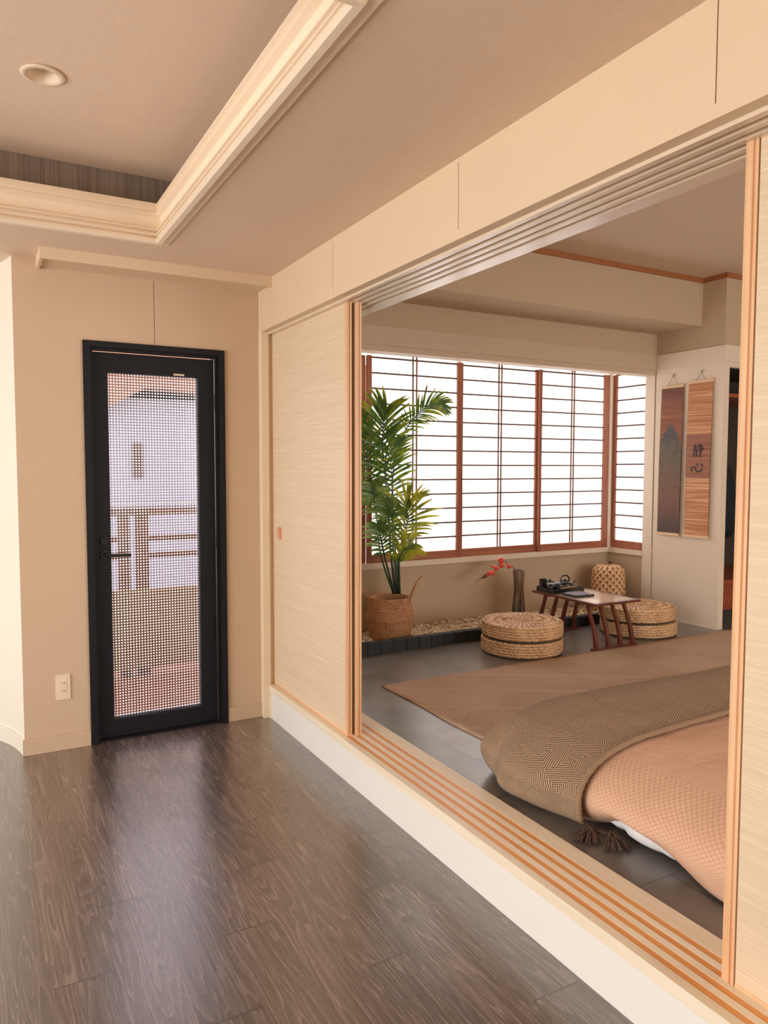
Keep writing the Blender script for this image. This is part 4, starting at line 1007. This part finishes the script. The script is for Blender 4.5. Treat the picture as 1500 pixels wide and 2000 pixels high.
for a0 in (0.0, PI/2):
    pts = []
    for k in range(33):
        t = k/32.0; a = PI*t
        xx = math.cos(a)*0.146; zz = math.sin(a)**0.45 if 0 < t < 1 else 0
        pts.append((4.64+xx*math.cos(a0+0.35), 4.49+xx*math.sin(a0+0.35), ZT+0.03+0.385*zz))
    ps.append(MB().tube(pts, 0.0045, 8).build('strap', M['bambooweave'], smooth=True))
ps.append(MB().tube([(4.645, 4.49, ZT+0.405), (4.648, 4.49, ZT+0.425), (4.642, 4.49, ZT+0.432), (4.675, 4.49, ZT+0.422), (4.676, 4.49, ZT+0.405)], 0.006, 8).build('top_knot', M['twig'], smooth=True))
at(ps, wb)

# ------------------------------------------------------------------ vase with berry branch
VX, VY, VZ = 3.668, 4.470, ZT+0.024
vs = empty('vase', (VX, VY, VZ)); tag(vs, 'tall dark waisted vase with brown vertical streaks standing on the pebbles', 'vase')
pr = [(r_, z_*1.075) for r_, z_ in [(0.050, 0.0), (0.053, 0.02), (0.049, 0.10), (0.041, 0.19), (0.037, 0.25), (0.040, 0.32), (0.0445, 0.372), (0.0445, 0.378), (0.040, 0.378), (0.036, 0.34), (0.033, 0.25), (0.036, 0.10)]]
at([MB().lathe(pr, 64, (VX, VY, VZ), lambda i, j, r, z, a: (r*(1+0.03*abs(math.sin(a*6))), z)).build('body', M['vase'], smooth=True)], vs)
br = empty('berry_branch', (VX, VY, VZ+0.3)); tag(br, 'bare curved twig with red berries leaning left out of the dark vase', 'branch')
def vp(px, py, dy=0.0):
    # picture sketch of the branch turned into a flat arc leaning away from the vase mouth
    return (VX+(px)*1.0, VY+dy, VZ+py)
bp = [vp(0.0, 0.12), vp(0.0, 0.36), vp(-0.035, 0.412), vp(-0.088, 0.446), vp(-0.140, 0.482, -0.005), vp(-0.182, 0.480, -0.01), vp(-0.228, 0.446, -0.012), vp(-0.270, 0.414, -0.015), vp(-0.320, 0.398, -0.02), vp(-0.375, 0.372, -0.02), vp(-0.418, 0.352, -0.02), vp(-0.430, 0.318, -0.02)]
ps = [MB().tube(bp, [0.003, 0.003, 0.003, 0.003, 0.0028, 0.0028, 0.0026, 0.0024, 0.0024, 0.0022, 0.0016, 0.001], 8).build('twig', M['twig'], smooth=True),
      MB().tube([vp(-0.310, 0.398, -0.02), vp(-0.345, 0.382, -0.02), vp(-0.372, 0.370, -0.02)], [0.008, 0.014, 0.003], 10).build('bud', M['twig'], smooth=True)]
for (a, b_, r_, dy) in ((-0.176, 0.495, 0.0235, 0), (-0.176, 0.456, 0.0200, -0.012), (-0.226, 0.438, 0.0175, -0.012), (-0.090, 0.440, 0.0180, 0.01), (-0.262, 0.405, 0.0190, -0.015), (-0.296, 0.408, 0.0205, -0.02), (-0.318, 0.388, 0.014, -0.02), (-0.245, 0.450, 0.013, 0.01)):
    m_ = MB(); bmesh.ops.create_uvsphere(m_.bm, u_segments=20, v_segments=14, radius=r_, matrix=Matrix.Translation(vp(a, b_, dy)))
    ps.append(m_.build('berry', M['berry'], smooth=True))
at(ps, br)

# ------------------------------------------------------------------ potted palm
PX, PY, PZ = 2.525, 4.470, ZT+0.024
pp = empty('potted_palm', (PX, PY, PZ)); tag(pp, 'tall green areca palm in a woven seagrass basket on the pebbles', 'potted plant')
def potprof():
    key = [(0.128, 0.0), (0.142, 0.03), (0.158, 0.085), (0.164, 0.128), (0.167, 0.138), (0.172, 0.146), (0.170, 0.165), (0.158, 0.215), (0.146, 0.262), (0.141, 0.288)]
    out = []
    for (r0, z0), (r1, z1) in zip(key, key[1:]):
        n = max(2, int((z1-z0)/0.0045))
        for i in range(n): out.append((r0+(r1-r0)*i/n, z0+(z1-z0)*i/n))
    out += [(0.141, 0.288), (0.143, 0.294), (0.138, 0.298), (0.130, 0.292), (0.128, 0.25), (0.12, 0.2)]
    return out
def potfn(i, j, r, z, a):
    if z > 0.286 or r < 0.13 and z > 0.19: return r, z
    row = int(z/0.0115); return r+0.0035*math.sin(a*44+row*PI)*abs(math.sin(z/0.0115*PI))+0.001*math.sin(z*300), z
bk = MB().lathe(potprof(), 352, (PX, PY, PZ), potfn).build('basket', M['rattan'], smooth=True)
so = MB().lathe([(0.126, 0.24), (0.126, 0.256), (0.06, 0.262), (0.001, 0.262)], 48, (PX, PY, PZ)).build('soil', M['soil'], smooth=True)
at([bk, so], pp)
# rope handles: ring through the rim, tails standing up and out
# the handles stand left and right as seen from the bed
ux, uy = 0.875, -0.485
for s, lean, top in ((-1, 0.085, 0.395), (1, 0.060, 0.425)):
    h = MB(); cx_, cyy = PX+ux*s*0.135, PY+uy*s*0.135
    px_, py_ = 0.485*0.05, 0.875*0.05
    loop = []
    for k in range(25):
        t = k/24.0; a = PI*t
        u_ = math.cos(a); v_ = math.sin(a)
        loop.append((cx_+px_*u_*(1-0.35*v_)+ux*s*lean*v_, cyy+py_*u_*(1-0.35*v_)+uy*s*lean*v_, PZ+0.262+(top-0.272)*v_**0.8))
    rads = [0.0052+0.0011*math.sin(k*2.6) for k in range(25)]
    h.tube(loop, rads, 8)
    tip = loop[12]; h.tube([tip, (tip[0]+ux*s*0.018, tip[1]+uy*s*0.018, tip[2]+0.016), (tip[0]+ux*s*0.030, tip[1]+uy*s*0.030, tip[2]+0.024)], [0.006, 0.0055, 0.006], 8)
    hh = h.build('handle', M['rattan'], smooth=True); hh.parent = bk; hh.matrix_parent_inverse = Matrix.Identity(4)
def frond(pts, start, leafn, llen, mat, seed, droop=0.35, spread=58, width=0.024, side=None, taper=True, rstem=0.0075):
    """pts: rachis in world space; leaflets from fraction start to the tip"""
    random.seed(seed); P_ = [Vector(p) for p in pts]
    # resample smoothly (Catmull-Rom)
    S = []
    for i in range(len(P_)-1):
        p0 = P_[max(i-1, 0)]; p1 = P_[i]; p2 = P_[i+1]; p3 = P_[min(i+2, len(P_)-1)]
        for k in range(10):
            t = k/10; S.append(0.5*((2*p1)+(p2-p0)*t+(2*p0-5*p1+4*p2-p3)*t*t+(3*p1-p0-3*p2+p3)*t**3))
    S.append(P_[-1]); n = len(S)
    st = MB(); st.tube(S, [rstem*(1-0.78*i/(n-1)) for i in range(n)], 8)
    o1 = st.build('stem', M['stem'], smooth=True)
    bm = bmesh.new(); uvl = bm.loops.layers.uv.new('UV')
    view = Vector((0.45, 0.89, 0)).normalized()
    for q in range(leafn):
        f = start+(0.985-start)*q/(leafn-1); i = min(int(f*(n-1)), n-2); fr = f*(n-1)-i
        base = S[i].lerp(S[i+1], fr); d = (S[min(i+2, n-1)]-S[max(i-2, 0)]).normalized()
        sideways = d.cross(view).normalized()
        rel = (f-start)/(1-start)
        ln = llen*(0.55+0.9*math.sin(PI*min(1, 0.15+rel*0.80)))/1.40
        for sg in (-1, 1):
            if side and sg != side and random.random() < 0.5: continue
            ang = R(spread*(1-0.55*rel)+random.uniform(-5, 5))
            depth = random.uniform(-0.25, 0.25)
            dr = (d*math.cos(ang)+(sideways*sg+view*depth).normalized()*math.sin(ang)).normalized()
            L_ = ln*random.uniform(0.85, 1.1); seg = 9
            nrm = dr.cross(Vector((0, 0, 1)))
            wv = (d-dr*d.dot(dr)).normalized()*0.8+view*random.uniform(-0.35, 0.35); wv.normalize()
            prev = None; pos = base.copy(); dirv = dr.copy(); wmax = width*random.uniform(0.85, 1.15)
            for k in range(seg+1):
                t = k/seg
                wd = wmax*(math.sin(PI*min(1.0, 0.10+t*0.9))**0.75)*(1-0.25*t) if t < 0.999 else 0.0003
                up_ = dirv.cross(wv).normalized()
                a = bm.verts.new(pos-wv*wd*0.5+up_*wd*0.12); b_ = bm.verts.new(pos); c_ = bm.verts.new(pos+wv*wd*0.5+up_*wd*0.12)
                if prev:
                    for (p0, p1, p2, p3, u0) in ((prev[0], prev[1], b_, a, 0), (prev[1], prev[2], c_, b_, 1)):
                        fc = bm.faces.new((p0, p1, p2, p3)); fc.smooth = True
                        for lp in fc.loops: lp[uvl].uv = (t, u0)
                prev = (a, b_, c_)
                dirv = (dirv+Vector((0, 0, -1))*droop/seg*(0.5+t*1.4)).normalized()
                pos = pos+dirv*(L_/seg)
                wv = (wv-dirv*wv.dot(dirv)).normalized()
    me = bpy.data.meshes.new('leaflets'); bm.to_mesh(me); bm.free(); o2 = link('leaflets', me, mat)
    fr_ = empty('frond', (0, 0, 0)); 
    return o1, o2, fr_
def add_frond(*a, **k):
    o1, o2, e = frond(*a, **k)
    bpy.data.objects.remove(e)
    o1.name = 'frond'; o1.parent = pp; o1.matrix_parent_inverse = pp.matrix_basis.inverted()
    o2.parent = o1
add_frond([(2.583, 4.47, 0.515), (2.519, 4.45, 0.8), (2.472, 4.42, 1.186), (2.428, 4.4, 1.531), (2.422, 4.38, 1.716), (2.43, 4.36, 1.788)], 0.44, 20, 0.27, M['leaf'], 1, droop=0.45, spread=56)
add_frond([(2.603, 4.48, 0.512), (2.565, 4.5, 0.858), (2.572, 4.52, 1.31), (2.628, 4.54, 1.556), (2.709, 4.55, 1.688), (2.799, 4.56, 1.777), (2.877, 4.56, 1.839), (2.948, 4.56, 1.859), (3.02, 4.56, 1.866)], 0.48, 24, 0.20, M['leaf'], 2, droop=0.60, spread=46, width=0.016)
add_frond([(2.599, 4.46, 0.515), (2.568, 4.42, 0.769), (2.573, 4.38, 0.932), (2.605, 4.36, 1.047), (2.575, 4.34, 1.131), (2.594, 4.33, 1.181)], 0.36, 17, 0.24, M['leafy'], 3, droop=0.45, spread=58, width=0.024)
add_frond([(2.553, 4.47, 0.517), (2.444, 4.46, 0.804), (2.4, 4.44, 1.093), (2.373, 4.43, 1.219), (2.35, 4.42, 1.276)], 0.50, 15, 0.15, M['leafp'], 4, droop=0.9, spread=72)
add_frond([(2.574, 4.5, 0.511), (2.488, 4.52, 0.86), (2.416, 4.53, 1.215), (2.378, 4.54, 1.457), (2.328, 4.54, 1.627), (2.272, 4.54, 1.751)], 0.42, 22, 0.24, M['leaf'], 5, droop=0.5, spread=60)
add_frond([(2.619, 4.52, 0.504), (2.611, 4.56, 0.916), (2.618, 4.6, 1.243), (2.613, 4.62, 1.473), (2.657, 4.63, 1.612)], 0.46, 18, 0.22, M['leaf'], 6, droop=0.6, spread=60)
add_frond([(2.556, 4.45, 0.52), (2.502, 4.42, 0.805), (2.475, 4.38, 0.999), (2.446, 4.36, 1.102), (2.419, 4.35, 1.172)], 0.40, 14, 0.13, M['leafp'], 7, droop=0.8, spread=65)
add_frond([(2.587, 4.44, 0.519), (2.549, 4.4, 0.689), (2.533, 4.36, 0.777), (2.559, 4.33, 0.842), (2.597, 4.32, 0.873)], 0.42, 12, 0.17, M['leafy'], 8, droop=0.7, spread=55)
add_frond([(2.547, 4.44, 0.522), (2.454, 4.4, 0.746), (2.402, 4.37, 0.909), (2.368, 4.36, 1.005)], 0.45, 12, 0.15, M['leafp'], 9, droop=0.8, spread=65)
at([], pp)

# ------------------------------------------------------------------ hanging scrolls
def scroll(y0, y1, z0, z1, zh, mat, label, tilt=0.0):
    r = empty('wall_scroll', (XR-0.01, (y0+y1)/2, z0)); tag(r, label, 'wall scroll', 'bamboo scrolls hanging on the pale wall'); yc = (y0+y1)/2
    bm = bmesh.new(); n = 40; ring = []
    for k in range(n+1):
        t = k/n; z = z0+(z1-z0)*t; x = XR-0.012-0.006*math.sin(t*PI)-0.010*(1-t)
        off = tilt*(1-t)
        ring.append([bm.verts.new((x, y0+off, z)), bm.verts.new((x, y1+off, z)), bm.verts.new((x+0.003, y1+off, z)), bm.verts.new((x+0.003, y0+off, z))])
    for k in range(n):
        for e in range(4): bm.faces.new((ring[k][e], ring[k][(e+1) % 4], ring[k+1][(e+1) % 4], ring[k+1][e]))
    bm.faces.new(ring[0]); bm.faces.new(ring[-1][::-1]); bmesh.ops.recalc_face_normals(bm, faces=bm.faces)
    me = bpy.data.meshes.new('slat_panel'); bm.to_mesh(me); bm.free(); ps = [link('slat_panel', me, mat)]
    ps.append(MB().box(XR-0.022, XR-0.006, y0-0.003, y1+0.003, z1-0.004, z1+0.016).build('top_rod', M['rod'], bevel=0.002))
    ps.append(MB().box(XR-0.033, XR-0.014, y0-0.003+tilt, y1+0.003+tilt, z0-0.018, z0+0.003).build('bottom_rod', M['rod'], bevel=0.002))
    ps.append(MB().tube([(XR-0.012, yc-0.048, z1+0.015), (XR-0.010, yc, zh), (XR-0.012, yc+0.048, z1+0.015)], 0.0016, 6).build('cord', M['cord']))
    ps.append(MB().box(XR-0.012, XR, yc-0.005, yc+0.005, zh-0.004, zh+0.020).build('hook', M['hook'], bevel=0.002))
    at(ps, r); return r, yc
s1, yc1 = scroll(3.966, 4.176, 0.880, 2.035, 2.125, M['scroll_a'], 'bamboo scroll painted with a blue-green mountain, nearer the window', 0.006)
s2, yc2 = scroll(3.703, 3.920, 0.880, 2.052, 2.125, M['scroll_b'], 'orange bamboo scroll with two brushed ink characters, nearer the closet', 0.004)
def strokes(ch, yc, zc, s):
    """ch: list of (points, widths); u to the viewer's right, v up"""
    bm = bmesh.new()
    for pts, wd in ch:
        P_ = [Vector((p[0], p[1])) for p in pts]; S = []
        for i in range(len(P_)-1):
            p0 = P_[max(i-1, 0)]; p1 = P_[i]; p2 = P_[i+1]; p3 = P_[min(i+2, len(P_)-1)]
            for k in range(6):
                t = k/6; S.append((0.5*((2*p1)+(p2-p0)*t+(2*p0-5*p1+4*p2-p3)*t*t+(3*p1-p0-3*p2+p3)*t**3), wd[i]+(wd[i+1]-wd[i])*t))
        S.append((P_[-1], wd[-1])); prev = None
        for i, (p, w_) in enumerate(S):
            d = (S[min(i+1, len(S)-1)][0]-S[max(i-1, 0)][0]); d = d.normalized() if d.length else Vector((1, 0)); nn = Vector((-d.y, d.x))
            def mk(q, dx_): return bm.verts.new((XR-0.0265+dx_, yc-q.x*s, zc+q.y*s))
            cur = [mk(p+nn*w_*0.5, 0), mk(p-nn*w_*0.5, 0), mk(p-nn*w_*0.5, 0.004), mk(p+nn*w_*0.5, 0.004)]
            if prev:
                for e in range(4): bm.faces.new((prev[e], prev[(e+1) % 4], cur[(e+1) % 4], cur[e]))
            else: bm.faces.new(cur)
            prev = cur
        bm.faces.new(prev[::-1])
    bmesh.ops.recalc_face_normals(bm, faces=bm.faces)
    me = bpy.data.meshes.new('ink_character'); bm.to_mesh(me); bm.free(); return link('ink_character', me, M['ink'])
jing = [  # 静
    ([(-0.42, 0.34), (-0.08, 0.39)], [0.06, 0.05]), ([(-0.26, 0.52), (-0.25, 0.10)], [0.075, 0.05]), ([(-0.40, 0.20), (-0.08, 0.25)], [0.05, 0.045]), ([(-0.55, 0.03), (-0.25, 0.09), (0.0, 0.14)], [0.05, 0.07, 0.045]),
    ([(-0.36, -0.05), (-0.37, -0.30), (-0.42, -0.50)], [0.06, 0.06, 0.03]), ([(-0.36, -0.03), (-0.12, 0.02), (-0.11, -0.40), (-0.19, -0.46)], [0.05, 0.07, 0.07, 0.03]), ([(-0.33, -0.15), (-0.15, -0.12)], [0.045, 0.045]), ([(-0.34, -0.28), (-0.15, -0.25)], [0.045, 0.045]),
    ([(0.20, 0.56), (0.13, 0.42), (0.02, 0.30)], [0.08, 0.06, 0.03]), ([(0.13, 0.42), (0.36, 0.46), (0.24, 0.30)], [0.04, 0.07, 0.03]), ([(0.08, 0.24), (0.40, 0.31), (0.38, -0.02)], [0.045, 0.07, 0.06]),
    ([(-0.02, 0.06), (0.28, 0.13), (0.60, 0.17)], [0.05, 0.07, 0.06]), ([(0.08, -0.07), (0.38, 0.0)], [0.045, 0.05]), ([(0.23, 0.30), (0.25, -0.10), (0.24, -0.46), (0.10, -0.38)], [0.06, 0.075, 0.08, 0.02])]
xin = [  # 心
    ([(-0.46, 0.12), (-0.50, -0.12), (-0.54, -0.30)], [0.04, 0.08, 0.13]), ([(-0.24, 0.10), (-0.12, -0.22), (0.16, -0.33), (0.40, -0.26), (0.42, -0.08)], [0.06, 0.10, 0.12, 0.11, 0.03]),
    ([(-0.06, 0.30), (0.06, 0.12)], [0.07, 0.14]), ([(0.30, 0.26), (0.50, 0.12)], [0.07, 0.16])]
for ch, zc_, s_ in ((jing, 1.530, 0.098), (xin, 1.405, 0.098)):
    o = strokes(ch, yc2+0.004, zc_, s_); o.parent = s2; o.matrix_parent_inverse = s2.matrix_basis.inverted()

# ------------------------------------------------------------------ outside the glazed door
o = MB().box(-1.5, 1.60, 4.10, 5.6, -0.10, -0.02).build('terrace_deck', M['deck']); struct(o)
struct(MB().box(1.60, XE, 4.06, 4.90, -0.1, 2.9).build('wall_outside', M['house']))
fn_ = empty('terrace_fence', (0.9, 5.2, -0.02)); tag(fn_, 'brown timber terrace railing with a solid ochre lower panel behind the glass door', 'fence'); ps = []
ps.append(MB().box(-1.4, 1.58, 5.17, 5.23, 1.075, 1.120).build('top_rail', M['fence']))
for z in (0.915, 0.795): ps.append(MB().box(1.03, 1.58, 5.19, 5.215, z-0.018, z+0.018).build('rail', M['fence'])); ps.append(MB().box(-1.4, 0.838, 5.19, 5.215, z-0.018, z+0.018).build('rail', M['fence']))
for a in ((0.838, 0.912), (0.951, 1.032)): ps.append(MB().box(a[0], a[1], 5.175, 5.225, -0.02, 1.075).build('post', M['fencepost']))
ps.append(MB().box(-1.4, 1.58, 5.15, 5.17, 0.03, 0.570).build('lower_panel', M['ochre']))
at(ps, fn_)
hs = empty('neighbour_house', (1.5, 9.0, -0.5)); tag(hs, 'pale neighbouring house with terracotta roof seen blurred through the glass door', 'house'); ps = []
ps.append(MB().box(-1.0, 5.0, 9.0, 12.0, -0.5, 2.20).build('wall', M['house'])); 
rf = bmesh.new()
ps.append(MB().prism([(-1.2, 1.95), (1.30, 2.05), (1.75, 2.30), (5.2, 2.16), (5.2, 2.75), (1.2, 2.75), (-1.2, 2.45)], 1, 8.75, 12.2).build('roof', M['roof'])); rf.free()
ps.append(MB().box(1.63, 1.74, 8.97, 9.01, 1.28, 1.68).build('window', M['twig']))
ps.append(MB().box(-1.0, 5.0, 8.95, 9.0, 0.96, 0.98).build('ledge', M['ground']))
at(ps, hs)
struct(MB().box(-12, 16, 5.6, 26, -0.6, -0.5).build('ground', M['ground']))
